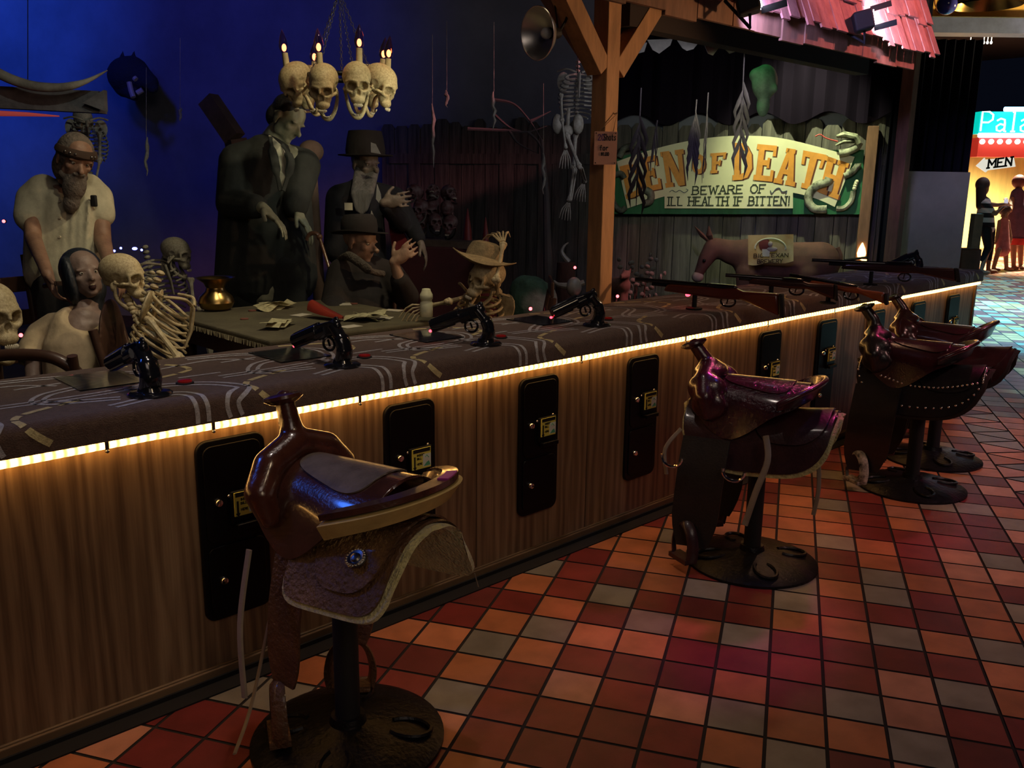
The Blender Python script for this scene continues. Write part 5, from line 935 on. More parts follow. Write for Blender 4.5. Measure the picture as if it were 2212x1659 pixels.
m = MB(); c = at(-25, 700, 3.28); m.tube([A3(c[0], c[1], .004), c-UZ*.0], .03, 10); single('skull_stake', m, OAK, 'dark stake carrying the yellow skull at the photo edge', 'stake')
sh = MB(); a = at(885, 520, 7.0); b_ = at(1022, 528, 6.9); sh.bar(a, b_, .35, .05); single('plank_shelf', sh, mat('weathered_plank', (.17, .12, .08), .8, noise=.6, nscale=8), 'weathered plank shelf under the pile of skulls', 'shelf', smooth=False)
sh = MB(); c = at(955, 600, 7.0); sh.box((c[0], c[1], .50), (.62, .4, 1.0), np.column_stack([RH, FH, UZ])); single('red_cabinet', sh, mat('dull_red_cabinet', (.09, .018, .018), .7, noise=.4, nscale=5), 'dull red cabinet carrying the plank shelf behind the skeleton hat', 'cabinet', smooth=False, bevel=.01)
# ================================================================ DUMMIES AROUND THE TABLE
SK1 = skinmat('tanned_wax_skin', (.36, .21, .14), (.20, .11, .075)); SK2 = skinmat('grey_wax_skin', (.27, .19, .155), (.16, .11, .09)); SK3 = skinmat('pale_green_wax_skin', (.34, .35, .25), (.20, .21, .15)); SK4 = skinmat('weathered_wax_skin', (.40, .26, .18), (.20, .12, .085))
def person(label, loc): return thing('person', label, 'person', loc)
def cloth(n, c, **k): return mat(n, c, .9, noise=.4, nscale=10, bump=.25, bscale=30, **k)
# --- bearded man in white shirt
d = 4.35; p1 = person('standing bearded person in a white short sleeved shirt and studded headband', at(150, 800, d)*A3(1, 1, 0)+A3(0, 0, .004))
hc = at(164, 342, d-.16); F = RH*.62-FH*.72-UZ*.36; m = MB(); head(m, hc, F, UZ*.9+RH*.2, .225, 1.1)
m.chain([J(150, 395, d, 24), J(145, 430, d, 40), J(145, 560, d, 40), J(145, 620, d, 42)]); m.chain([J(78, 415, d, 20), J(150, 405, d, 22), J(210, 410, d+.05, 20)])
for hx in (122, 172): a = J(hx, 640, d, 32); g = at(hx, 640, d); m.chain([a, (g[0], g[1], .50, .065), (g[0], g[1], .09, .048)]); m.ell((g[0]-FH[0]*.06+.02, g[1]-FH[1]*.06, .045), (.06, .06, .04))
w1 = at(103, 592, d-.42); m.chain([J(72, 420, d, 22), J(72, 515, d-.12, 17), (*w1, .026)]); hand(m, w1, RH*.35-UZ*.9-FH*.2, -RH, -FH+RH*.3, 1.05, .75)
w2 = at(238, 575, d-.25); m.chain([J(212, 420, d+.05, 22), J(222, 520, d-.05, 18), (*w2, .026)]); hand(m, w2, RH*.5-UZ*.9, RH, -FH, 1.05, .6)
fuse('body', m, SK1, p1, .0065, 5); face_bits(hc, F, UZ*.9+RH*.2, .225, p1)
WS = cloth('white_cotton_shirt', (.62, .58, .42)); m = MB()
m.chain([J(150, 398, d, 28), J(140, 440, d, 44), J(145, 530, d, 46), J(150, 600, d, 50)]); m.chain([J(98, 432, d, 40), J(100, 590, d, 46)]); m.chain([J(185, 432, d, 38), J(188, 590, d, 46)]); m.chain([J(95, 412, d, 36), J(70, 430, d, 33), J(66, 468, d-.05, 34)]); m.chain([J(190, 408, d+.03, 34), J(213, 425, d+.03, 30), J(219, 463, d, 29)])
for k in range(7): m.tube([at(85+k*18, 430+(k % 3)*12, d-.082), at(95+k*15, 590, d-.10)], [.010, .016], 8)
sh_ = fuse('shirt', m, WS, p1, .010, 4)
for y in (435, 470, 512, 560): q = at(128, y, d-.108); m = MB(); m.lathe([(.006, -.012), (.006, .0)], q, -FH, 10); obj('button', m, TEETH, sh_)
m = MB(); m.box(at(203, 434, d-.085), (.028, .02, .055), np.column_stack([RH, FH, UZ])); obj('pocket_badge', m, BLACKM, sh_, bevel=.006)
m = MB()
for hx in (122, 172): g = at(hx, 640, d); m.chain([J(hx, 620, d, 50), (g[0], g[1], .5, .085), (g[0], g[1], .11, .07)])
fuse('trousers', m, cloth('dark_work_trousers', (.025, .023, .025)), p1, .012, 4)
Fh, Lh, Uh = frame(F, UZ*.9+RH*.2); BEARD = mat('grey_brown_beard', (.20, .165, .14), .95, noise=.6, nscale=18, bump=.8, bscale=70)
m = MB(); m.ell(hc+(Fh*.23-Uh*.52)*.225, A3(.20, .24, .36)*.225, np.column_stack([Fh, Lh, Uh])); m.ell(hc+(Fh*.05-Uh*.36)*.225, A3(.20, .30, .16)*.225, np.column_stack([Fh, Lh, Uh])); m.ell(hc+(Fh*.36-Uh*.22)*.225, A3(.06, .14, .05)*.225, np.column_stack([Fh, Lh, Uh])); m.ell(hc+(Fh*.26-Uh*.88)*.225, A3(.15, .17, .24)*.225, np.column_stack([Fh, Lh, Uh])); fuse('beard', m, BEARD, p1, .006, 3)
m = MB(); Rh = np.column_stack([Fh, Lh, Uh]); m.ell(hc+(-Fh*.10+Uh*.10)*.225, A3(.44, .37, .42)*.225, Rh); m.ell(hc+(-Fh*.22-Uh*.25)*.225, A3(.28, .37, .42)*.225, Rh); cu = MB(); cu.ell(hc+(Fh*.46-Uh*.12)*.225, A3(.42, .42, .36)*.225, Rh); fuse('hair', m, BEARD, p1, .007, 3, cu)
m = MB(); m.tube([hc+(Fh*(.41*math.cos(t)-.05)+Lh*.345*math.sin(t)+Uh*(.14+.05*math.cos(t)))*.235 for t in np.linspace(0, 2*math.pi, 30)[:-1]], .010, 8, closed=True, flat=2.0); hb = obj('headband', m, cloth('brown_headband', (.06, .035, .025)), p1)
for t in (-.9, -.65, -.4, .4, .65): m = MB(); m.ell(hc+(Fh*(.45*math.cos(t)-.05)+Lh*.38*math.sin(t)+Uh*(.14+.05*math.cos(t)))*.24, .006, nu=8, nv=6); obj('stud', m, STEEL, hb)
kn = thing('knife', 'short bladed knife held at the seated woman\'s neck', 'knife', at(140, 614, 3.88)); m = MB(); a, b_ = at(122, 612, 3.92), at(168, 612, 3.80); m.bar(a, b_, .004, .020); obj('blade', m, STEEL, kn, bevel=.001); m = MB(); m.tube([at(96, 618, 3.98), a], .011, 10); obj('grip', m, OAK, kn)
# --- seated woman
d = 3.82; p2 = person('seated dark haired woman in a ruffled cream blouse, mouth open', at(165, 820, d)*A3(1, 1, 0)+A3(0, 0, .004))
hc = at(182, 592, d); F = RH*.62-FH*.72+UZ*.20; U_ = UZ*.96-RH*.12; m = MB(); head(m, hc, F, U_, .215, .8, open_=1)
m.chain([J(185, 655, d+.03, 26), J(175, 715, d+.02, 50), J(170, 800, d, 52), J(175, 870, d+.05, 55)]); m.chain([J(110, 705, d, 26), J(180, 690, d, 30), J(235, 705, d+.1, 26)])
w_ = at(70, 860, d-.1); m.chain([J(95, 715, d, 24), J(72, 790, d-.05, 18), (*w_, .024)]); hand(m, w_, RH*.6-UZ*.3-FH*.5, UZ, RH, .9, .6)
w_ = at(255, 850, d-.05); m.chain([J(235, 712, d+.1, 24), J(262, 790, d+.08, 18), (*w_, .024)]); hand(m, w_, RH*.6-UZ*.3, UZ, -RH, .9, .6)
for l in (-1, 1): a = J(175+l*28, 880, d+.05, 40); k_ = A3(*a[:3])+RH*.28-FH*.28+UZ*.02; m.chain([a, (*k_, .06), (k_[0]+.02, k_[1], .08, .042)]); m.ell((k_[0]+.05, k_[1]-.03, .045), (.09, .05, .04))
fuse('body', m, SK2, p2, .0065, 5); face_bits(hc, F, U_, .215, p2, True, 1)
Fh, Lh, Uh = frame(F, U_); Rh = np.column_stack([Fh, Lh, Uh]); HAIRB = mat('blue_black_hair', (.020, .026, .034), .45, noise=.5, nscale=30, stretch=(1, 1, .2), bump=.5, bscale=80)
m = MB(); m.ell(hc+(-Fh*.16+Uh*.10)*.215, A3(.42, .42, .46)*.215, Rh); m.ell(hc+(-Fh*.20-Uh*.25)*.215, A3(.36, .42, .45)*.215, Rh); m.ell(hc+(Fh*.05-Lh*.32-Uh*.1)*.215, A3(.26, .12, .5)*.215, Rh)
for l in (-1,): m.chain([(*(hc+(Lh*-.0+Fh*-.2-Uh*.5)*.215), .06), (*(hc+(-Fh*.35-Uh*1.0)*.215), .05)])
cu = MB(); cu.ell(hc+(Fh*.36+Lh*.06-Uh*.16)*.215, A3(.34, .27, .46)*.215, Rh); fuse('hair', m, HAIRB, p2, .007, 4, cu)
BL = cloth('cream_blouse', (.62, .48, .30)); m = MB(); m.chain([J(165, 715, d, 56), J(160, 760, d-.02, 64), J(168, 830, d, 66), J(172, 900, d+.04, 70)]); m.chain([J(210, 725, d+.08, 46), J(215, 830, d+.05, 50)]); m.chain([J(120, 708, d, 34), J(92, 726, d, 34), J(70, 755, d-.04, 30)]); m.chain([J(228, 708, d+.1, 32), J(252, 745, d+.1, 30)])
for k in range(9): t = k/8*2*math.pi; m.ell(at(60+15*math.cos(t), 770+12*math.sin(t), d-.05+.05*math.sin(t)), .022)
cu = MB(); cu.ell(at(190, 668, d-.10), (.12, .12, .10)); fuse('blouse', m, BL, p2, .008, 4, cu)
m = MB(); m.chain([J(172, 880, d+.03, 80), (*(at(215, 890, d-.3)), .16), (*(at(225, 1000, d-.3)), .17)]); fuse('skirt', m, cloth('dark_skirt', (.05, .03, .03)), p2, .014, 4)
# --- tall man in dark suit
d = 5.1; p3 = person('tall pale person in a dark suit leaning over the card table with drooping hands', at(590, 800, d)*A3(1, 1, 0)+A3(0, 0, .004))
hc = at(622, 258, d); F = RH*.80-FH*.42-UZ*.52; U_ = UZ*.85+RH*.45; m = MB(); head(m, hc, F, U_, .255, 1.0, chin=1.2)
m.chain([J(596, 305, d+.05, 30), J(580, 350, d+.05, 50), J(575, 470, d+.05, 56), J(575, 620, d+.05, 58)]); m.chain([J(520, 345, d, 30), J(585, 335, d+.03, 34), J(650, 350, d+.1, 28)])
for hx in (545, 612): a = J(hx, 630, d+.05, 40); g = at(hx, 630, d+.05); m.chain([a, (g[0], g[1], .5, .075), (g[0], g[1], .09, .055)])
w1 = at(566, 448, d-.28); m.chain([J(512, 350, d, 30), J(500, 440, d-.12, 24), (*w1, .032)]); hand(m, w1, RH*.72-UZ*.62-FH*.1, UZ*.7+RH*.5-FH*.4, RH*.1-FH*.9, 1.35, .36, .40)
w2 = at(640, 455, d-.10); m.chain([J(655, 355, d+.1, 28), J(640, 420, d+.0, 24), (*w2, .030)]); hand(m, w2, RH*.52-UZ*.82, RH*.8+UZ*.4, -FH, 1.3, .30, .40)
fuse('body', m, SK3, p3, .007, 5); face_bits(hc, F, U_, .255, p3, False)
Fh, Lh, Uh = frame(F, U_); Rh = np.column_stack([Fh, Lh, Uh]); m = MB(); m.ell(hc+(-Fh*.10+Uh*.20)*.255, A3(.40, .36, .34)*.255, Rh); m.ell(hc+(-Fh*.30-Uh*.05)*.255, A3(.20, .33, .30)*.255, Rh); cu = MB(); cu.ell(hc+(Fh*.42-Uh*.12)*.255, A3(.34, .5, .42)*.255, Rh); fuse('hair', m, mat('flat_black_hair', (.012, .012, .014), .6, bump=.4, bscale=60), p3, .008, 3, cu)
SUIT = cloth('dark_green_grey_suit', (.030, .034, .032)); m = MB()
m.chain([J(578, 352, d+.05, 62), J(565, 400, d+.04, 66), J(565, 520, d+.05, 66), J(560, 600, d+.05, 72)]); m.chain([J(530, 375, d+.03, 52), J(520, 600, d+.03, 56)]); m.chain([J(625, 380, d+.12, 44), J(630, 600, d+.1, 56)]); m.chain([J(560, 330, d, 34), J(515, 352, d, 42), J(500, 440, d-.11, 34), J(552, 446, d-.24, 27)]); m.chain([J(615, 340, d+.1, 32), J(655, 358, d+.11, 38), J(642, 420, d+.01, 32), J(639, 444, d-.08, 28)])
fuse('jacket', m, SUIT, p3, .010, 4)
m = MB(); P_ = [at(x, y, dd) for x, y, dd in ((580, 292, d-.14), (606, 315, d-.19), (618, 345, d-.225), (617, 380, d-.235), (609, 405, d-.225), (602, 370, d-.23), (592, 330, d-.21))]; n = len(P_); m.add(P_+[p+FH*.05 for p in P_], [tuple(range(n)), tuple(range(2*n-1, n-1, -1))]+[(i, (i+1) % n, n+(i+1) % n, n+i) for i in range(n)]); obj('shirt_front', m, cloth('pale_shirt', (.55, .54, .42)), p3, smooth=False)
for q in ([(584, 296, d-.15), (592, 345, d-.225), (606, 412, d-.235)], [(610, 312, d-.18), (628, 350, d-.22), (612, 412, d-.235)]): m = MB(); m.tube(smooth_pts([at(*p) for p in q], 6), [.012]*4+[.026]*5+[.012]*4, 8, flat=.5); obj('lapel', m, SUIT, p3)
m = MB()
for hx in (540, 612): g = at(hx, 640, d+.05); m.chain([J(hx, 600, d+.05, 56), (g[0], g[1], .5, .10), (g[0], g[1], .10, .085)])
fuse('trousers', m, SUIT, p3, .014, 4)
for hx in (540, 612): g = at(hx, 640, d+.02); m = MB(); m.ell((g[0], g[1]-.04, .05), (.07, .13, .045)); obj('shoe', m, BLACK, p3)
# --- seated old man with black hat
d = 4.95; p4 = person('seated wrinkled old person in a black hat and dark coat, one hand raised', at(780, 800, d)*A3(1, 1, 0)+A3(0, 0, .004))
hc = at(779, 522, d); F = RH*.90-FH*.42-UZ*.14; U_ = UZ*.95+RH*.18; m = MB(); head(m, hc, F, U_, .235, 1.25, chin=1.15)
m.chain([J(770, 560, d+.05, 24), J(775, 620, d+.05, 46), J(780, 720, d+.05, 48)]); m.chain([J(735, 585, d, 24), J(840, 590, d+.15, 24)])
w1 = at(850, 566, d-.22); m.chain([J(842, 592, d+.12, 22), J(880, 640, d-.05, 17), J(862, 600, d-.17, 14), (*w1, .022)]); hand(m, w1, RH*.72+UZ*.55, -FH, UZ*.8-RH*.5, 1.05, .62, .10)
w2 = at(725, 690, d-.35); m.chain([J(735, 590, d, 22), J(715, 660, d-.1, 17), (*w2, .024)]); hand(m, w2, RH*.7-UZ*.3, UZ, -FH, 1, .6)
for l in (-1, 1): a = J(780+l*22, 730, d+.05, 34); k_ = A3(*a[:3])-FH*.42+RH*.05; m.chain([a, (*k_, .065), (k_[0], k_[1], .09, .045)]); m.ell((k_[0], k_[1]-.05, .045), (.05, .11, .04))
fuse('body', m, SK4, p4, .0065, 5); face_bits(hc, F, U_, .235, p4)
COAT = cloth('black_brown_coat', (.022, .018, .018)); m = MB(); m.chain([J(775, 600, d+.05, 48), J(780, 660, d+.05, 66), J(785, 730, d+.05, 66)]); m.chain([J(742, 592, d, 36), J(722, 660, d-.1, 30), J(722, 682, d-.3, 26)]); m.chain([J(800, 590, d+.1, 40), J(842, 600, d+.12, 36), J(878, 640, d-.03, 28), J(864, 606, d-.15, 22)]); fuse('coat', m, COAT, p4, .010, 4)
m = MB(); m.tube(smooth_pts([at(735, 560, d-.02), at(752, 553, d-.12), at(775, 566, d-.17), at(800, 585, d-.12), at(828, 592, d-.05)], 5), [.02]*5+[.026]*10+[.018]*6, 10); obj('fur_collar', m, mat('grey_fur_collar', (.12, .10, .08), .95, noise=.6, nscale=40, bump=1, bscale=90), p4)
Fh, Lh, Uh = frame(F, U_); ht = thing('black_hat', 'black felt hat on the seated old person, brim dipping forward', 'hat', hc+Uh*.08); hu = unit(Uh*.95-Fh*.22); o_ = hc+Uh*.045-Fh*.015
m = MB(); m.lathe([(.100, 0), (.103, .03), (.098, .075), (.080, .100), (.03, .094), (.004, .090)], o_, hu, 28); obj('crown', m, COAT, ht)
e1 = unit(Fh-hu*(Fh@hu)); e2 = np.cross(hu, e1); G = [[o_+(e1*math.cos(t)+e2*math.sin(t)*.86)*r+hu*(.012*math.sin(t)**2*(r-.09)/.07-.008*math.cos(t)*(r-.09)/.07) for t in np.linspace(0, 2*math.pi, 37)] for r in np.linspace(.088, .165, 5)]; m = MB(); m.sheet(np.array(G), .005); obj('brim', m, COAT, ht)
m = MB(); a, b_ = at(690, 512, 4.98), at(733, 648, 4.88); m.tube([a, b_], [.010, .008], 10); m.tube(smooth_pts([a, a-RH*.02+UZ*.02, a-RH*.055+UZ*.015, a-RH*.07-UZ*.02], 4), .012, 8); m.ell(a, .018); b2 = b_+unit(b_-a)*.62; m.tube([b_, A3(b2[0], b2[1], .02)], .008, 8); single('walking_cane', m, mat('polished_cane_wood', (.16, .075, .045), .3, coat=.5), 'brown walking cane leaning between the tall suited person and the old person', 'cane')
# --- bearded person in tall black hat
d = 5.75; p5 = person('grinning person with a long grey beard and tall black hat at the back', at(790, 800, d)*A3(1, 1, 0)+A3(0, 0, .004))
hc = at(790, 354, d); F = RH*.66-FH*.72-UZ*.08; U_ = UZ; m = MB(); head(m, hc, F, U_, .245, 1.5, open_=.8)
m.chain([J(785, 395, d+.05, 24), J(780, 450, d+.05, 46), J(780, 640, d+.05, 46)]); m.chain([J(735, 420, d, 22), J(850, 425, d+.1, 22)])
w1 = at(828, 438, d-.3); m.chain([J(850, 430, d+.1, 20), J(865, 480, d-.12, 15), (*w1, .024)]); hand(m, w1, RH*.9+UZ*.15, -FH, UZ, 1.15, .6)
w2 = at(908, 525, d-.12); m.chain([J(850, 430, d+.12, 20), J(885, 480, d, 14), (*w2, .022)]); hand(m, w2, RH*.35-UZ*.9, RH, -FH, 1.1, .5)
for hx in (755, 805): g = at(hx, 640, d+.05); m.chain([J(hx, 640, d+.05, 30), (g[0], g[1], .09, .06)])
fuse('body', m, skinmat('grey_wrinkled_wax', (.22, .18, .15), (.12, .10, .08)), p5, .0075, 4); face_bits(hc, F, U_, .245, p5, True, 1)
m = MB(); m.chain([J(780, 430, d+.05, 46), J(778, 520, d+.05, 56), J(775, 640, d+.05, 62)]); m.chain([J(765, 420, d, 30), J(735, 430, d, 32), J(728, 540, d-.02, 30)]); m.chain([J(800, 420, d+.06, 30), J(850, 432, d+.1, 30), J(866, 480, d-.1, 22), J(838, 446, d-.25, 20)]); m.chain([J(852, 432, d+.12, 28), J(885, 482, d, 20), J(903, 515, d-.1, 17)]); fuse('coat', m, cloth('blue_black_coat', (.014, .015, .022)), p5, .012, 4)
m = MB(); P_ = [at(x, y, d-.06) for x, y in ((835, 455), (848, 448), (880, 520), (872, 555), (850, 555))]; n = len(P_); m.add(P_+[p+FH*.03 for p in P_], [tuple(range(n)), tuple(range(2*n-1, n-1, -1))]+[(i, (i+1) % n, n+(i+1) % n, n+i) for i in range(n)]); obj('red_lining', m, cloth('red_satin', (.16, .012, .02)), p5, smooth=False)
m = MB(); 
for k in range(9): t = (k-4)/4; m.chain([(*(hc+RH*(.01+t*.055)-UZ*(.10-.06*abs(t))-FH*(.085-.06*abs(t))), .026), (*(at(782+t*17, 420, d-.20)), .024), (*(at(781+t*11, 462-8*abs(t), d-.20)), .008)])
fuse('beard', m, mat('grey_long_beard', (.19, .18, .175), .95, noise=.5, nscale=30, stretch=(1, 1, .2), bump=.8, bscale=70), p5, .007, 2)
for pts in (((814, 398), (822, 420), (824, 445), (812, 430)), ((802, 455), (808, 470), (797, 485))): m = MB(); P_ = [at(x, y, d-.27) for x, y in pts]; n = len(P_); m.add(P_+[p+FH*.02 for p in P_], [tuple(range(n)), tuple(range(2*n-1, n-1, -1))]+[(i, (i+1) % n, n+(i+1) % n, n+i) for i in range(n)]); obj('shirt_frill', m, cloth('grey_white_frill', (.34, .34, .33)), p5, smooth=False)
m = MB(); m.box(at(753, 446, d-.20), (.050, .01, .045), np.column_stack([RH, FH, UZ])); obj('pocket_tag', m, TEETH, p5)
ht = thing('black_hat', 'tall black hat with a pale torn patch on the grey bearded person', 'hat', hc+UZ*.09); m = MB(); m.lathe([(.125, 0), (.128, .04), (.118, .11), (.106, .16), (.05, .165), (.004, .165)], hc+UZ*.045, UZ, 28); obj('crown', m, COAT, ht); m = MB(); m.lathe([(.12, 0), (.175, .006), (.176, .012), (.12, .012)], hc+UZ*.045, UZ, 30, caps=False); obj('brim', m, COAT, ht)
m = MB(); m.prism([(-.03, -.02), (.03, -.03), (.0, .03), (-.03, .04)], at(812, 322, d-.30), RH, UZ, .004); obj('torn_patch', m, cloth('grey_patch', (.25, .25, .27)), ht)
# chairs
q = at(60, 700, 4.15); chair(q[0], q[1], math.atan2(RH[1], RH[0])-.5, 'dark slat backed chair of the seated woman at the photo edge', bh=1.10)
q = at(372, 800, 3.78); chair(q[0], q[1], math.atan2(RH[1], RH[0])+.15, 'oval backed wooden chair of the yellow skeleton', 'oval', bh=.88)
q = at(128, 800, 3.42); chair(q[0], q[1], math.atan2(FH[1], FH[0]), 'black bentwood chair in front of the seated woman', 'bent', bh=.85)
q = at(775, 730, 5.1); chair(q[0], q[1], math.atan2(-FH[1], -FH[0]), 'dark chair under the old person in the black hat', bh=.95)
q = at(1085, 745, 4.6); chair(q[0], q[1], math.atan2(-RH[1], -RH[0]), 'dark chair of the skeleton wearing the straw hat', bh=.92)
# ================================================================ DEN DECORATION
HORN = mat('longhorn_horn', (.50, .46, .36), .45, noise=.7, nscale=6, c2=(.16, .14, .12), coat=.2); GW = mat('grey_weathered_wood', (.20, .19, .19), .85, noise=.6, nscale=7, stretch=(.4, 1, 1), bump=.4, bscale=40)
m = MB(); d = 5.8; m.tube(smooth_pts([at(x, y, d) for x, y in ((-60, 120), (0, 160), (60, 183), (110, 189), (150, 186), (190, 174), (232, 152))], 6), [r*d/FPX for r in np.interp(np.linspace(0, 1, 37), [0, .45, .7, 1], [12, 10, 8, 1])], 12); single('longhorn_horns', m, HORN, 'long curved pale horn mounted above the grey wooden beam', 'horns')
bm_ = thing('wooden_beam', 'grey weathered beam with gusset end hanging over the bearded person', 'beam', at(80, 225, 6.0)); m = MB(); m.bar(at(-120, 205, 6.0), at(222, 222, 6.0), .12, .14); obj('beam', m, GW, bm_, smooth=False); m = MB(); P_ = [at(x, y, 5.9) for x, y in ((178, 222), (224, 194), (226, 240))]; m.add(P_+[p+FH*.05 for p in P_], [(0, 1, 2), (5, 4, 3), (0, 3, 4, 1), (1, 4, 5, 2), (2, 5, 3, 0)]); obj('gusset', m, GW, bm_, smooth=False)
m = MB(); m.tube([at(60, -300, 6.0), at(60, 205, 6.0)], .003, 6); obj('hanger', m, BLACKM, bm_)
m = MB(); m.tube([at(-60, 243, 5.8), at(60, 247, 5.85), at(128, 251, 5.9)], [.022, .013, .004], 8); single('red_light_tube', m, mat('dim_red_tube', (.5, .1, .1), .4, emit=(1, .12, .10), estr=.16), 'dim red glowing tube along the underside of the grey beam', 'light tube')
m = MB(); d = 8.8; m.ell(at(280, 165, d), (.21, .21, .19)); m.chain([J(285, 160, d, 38), J(322, 178, d-.1, 20), J(330, 190, d-.1, 12)]); m.chain([J(270, 185, d, 25), J(290, 208, d-.1, 10)]); [m.tube([at(x, 140, d), at(x+4, 108, d)], [.05, .005], 8) for x in (262, 286)]; bh_ = thing('beast_head', 'dark furry beast head with open jaws and pale teeth on the blue wall', 'trophy head', at(285, 170, 8.9)); fuse('head', m, mat('dark_beast_fur', (.03, .035, .045), .95, bump=1, bscale=50), bh_, .014, 3)
m = MB()
for pts in ([(279, 178), (283, 196), (288, 210)], [(296, 201), (308, 194)], [(290, 168), (294, 172)]): m.tube([at(x, y, 8.5) for x, y in pts], [.025]*len(pts), 8)
obj('teeth', m, TEETH, bh_)
m = MB(); m.bar(at(450, 215, 7.2), at(508, 300, 7.2), .12, .14); g_ = at(508, 300, 7.2); m.bar(g_, A3(g_[0]+.3, g_[1], .02), .12, .14); single('leaning_timber', m, mat('brown_timber', (.13, .08, .05), .85, noise=.5), 'brown timber leaning diagonally behind the tall suited person', 'timber', smooth=False)
for x, y0, y1, dd, l in ((1067, 198, 282, 6.4, 'pale bone string hanging before the dead branches'), (934, 224, 362, 6.6, 'thin pale string hanging above the pile of skulls'), (316, 296, 380, 7.0, 'grey twisted strip hanging on the blue wall'), (389, 232, 262, 7.2, 'short pale strip hanging beside the leaning timber'), (1174, 330, 420, 7.0, 'pale twisted strip hanging on the dark fence'), (965, 195, 232, 6.6, 'small pale claw hanging near the thin string')):
    m = MB(); m.tube([at(x+rng.uniform(-3, 3), y, dd) for y in np.linspace(y0, y1, 9)], [.005, .010, .016, .012, .015, .010, .012, .006, .002], 7); m.tube([at(x, y0, dd), at(x, max(0, y0-150), dd)], .002, 5); single('hanging_strip', m, BONEG, l, 'hanging strip', 'pale strips hanging in the den')
m = MB(); BRN = [[(1010, 278), (1100, 282), (1140, 285), (1182, 272)], [(1065, 215), (1110, 225), (1145, 262), (1170, 302)], [(1065, 245), (1100, 275), (1125, 283)], [(1100, 282), (1120, 310), (1160, 330)], [(1140, 285), (1165, 310), (1175, 345)], [(1145, 262), (1160, 255), (1190, 240)]]
for b_ in BRN: P_ = smooth_pts([at(x, y, 7.1) for x, y in b_], 5); m.tube(P_, list(np.linspace(.014, .004, len(P_))), 6)
for b_ in ([(1170, 302), (1180, 420), (1185, 640)],): m.tube([at(x, y, 7.1) for x, y in b_], [.012, .025, .04], 8)
single('dead_branch', m, mat('grey_dead_wood', (.10, .085, .08), .9), 'spreading dead grey branch behind the hanging bone string', 'branch')
m = MB(); c = at(1222, 600, 6.9); zt_ = at(1222, 566, 6.9)[2]; m.lathe([(.10, 0), (.085, .2), (.075, zt_-.12), (.07, zt_-.004)], (c[0], c[1], .004), n=20); single('tree_stump', m, mat('red_brown_bark', (.12, .05, .035), .9, noise=.6, nscale=10, stretch=(1, 1, .3), bump=.8), 'red-brown post stump against the fence carrying a small horn', 'stump')
m = MB(); m.tube(smooth_pts([at(x, y, 6.9) for x, y in ((1229, 566), (1218, 553), (1214, 542), (1220, 530), (1228, 524))], 5), list(np.linspace(.022, .005, 21)), 8); single('curved_horn', m, HORN, 'small curved horn standing on the red-brown stump', 'horn')
m = MB(); m.tube(smooth_pts([at(x, y, 6.2) for x, y in ((1196, 606), (1206, 615), (1228, 618), (1245, 616), (1262, 610))], 5), list(np.linspace(.006, .026, 11))+list(np.linspace(.026, .02, 10)), 8); m.ell(at(1240, 620, 6.2), (.06, .05, .07)); single('longhorn_skull', m, HORN, 'small pale horned cattle skull at the foot of the stump', 'horned skull')
m = MB(); c = at(1165, 655, 5.9); 
for k in range(7): m.ell(c+A3(*rng.uniform(-.10, .10, 3)), rng.uniform(.10, .16))
m.chain([(c[0], c[1], .05, .22), (c[0], c[1], c[2]-.1, .16)]); o = fuse('green_rock', m, mat('dark_green_rock', (.06, .13, .085), .9, noise=.6, nscale=9, bump=.8, bscale=25), None, .02, 3); tag(o, 'dark green rock behind the counter beside the post', 'rock')  # rock in mottled dark green
m = MB(); c = at(1372, 610, 6.4)
for k in range(60): p = c+A3(*(rng.normal(0, 1, 3)*A3(.11, .11, .10))); m.ell(p, A3(.022, .010, .016), rotz(rng.uniform(0, 6)), nu=7, nv=5)
sb = thing('leafy_shrub', 'small pale leaved shrub behind the counter beside the post', 'shrub', A3(c[0], c[1], .004)); obj('leaves', m, mat('pale_dry_leaves', (.22, .22, .16), .9, noise=.6), sb)
m = MB(); [m.tube([A3(c[0], c[1], .004), A3(c[0]+x, c[1]+y, c[2])], [.02, .005], 6) for x, y in ((0, 0), (.06, .03), (-.05, .05), (.03, -.07))]; obj('stems', m, OAK, sb)
fw = thing('fawn_figure', 'small brown fawn figure with upright ears beside the leafy shrub', 'animal figure', at(1338, 620, 6.2)*A3(1, 1, 0)); m = MB(); d = 6.2
m.chain([J(1325, 618, d+.1, 20), J(1345, 616, d, 18)]); m.chain([J(1345, 612, d, 11), J(1352, 595, d-.05, 9)]); m.chain([J(1352, 593, d-.05, 10), J(1344, 598, d-.15, 6)]); [m.tube([at(x, 590, d-.03), at(x+q, 574, d-.03)], [.016, .003], 8) for x, q in ((1349, -6), (1358, 8))]
for x, f_ in ((1322, .1), (1328, .2), (1343, 0), (1349, .06)): a = at(x, 625, d+f_); m.chain([(*a, .03), (a[0], a[1], .02, .018)])
fuse('body', m, mat('fawn_brown', (.17, .10, .065), .9, noise=.4), fw, .012, 3)
for x, y0, y1, dd, l in ((1049, 470, 560, 6.7, 'tall red candle behind the straw hat'), (1010, 450, 523, 7.0, 'tall red stained candle at the end of the plank shelf')):
    m = MB(); a, b_ = at(x, y1, dd), at(x, y0, dd); m.tube([a, a*.7+b_*.3, a*.4+b_*.6, b_], [.036, .032, .022, .004], 12); (m.lathe([(.09, .0), (.09, a[2]-.004)], (a[0], a[1], .004), n=14) if x == 1049 else None); single('red_candle', m, mat('red_wax', (.22, .03, .025), .5) if x == 1049 else bpy.data.materials['red_wax'], l, 'candle', 'red candles in the den')
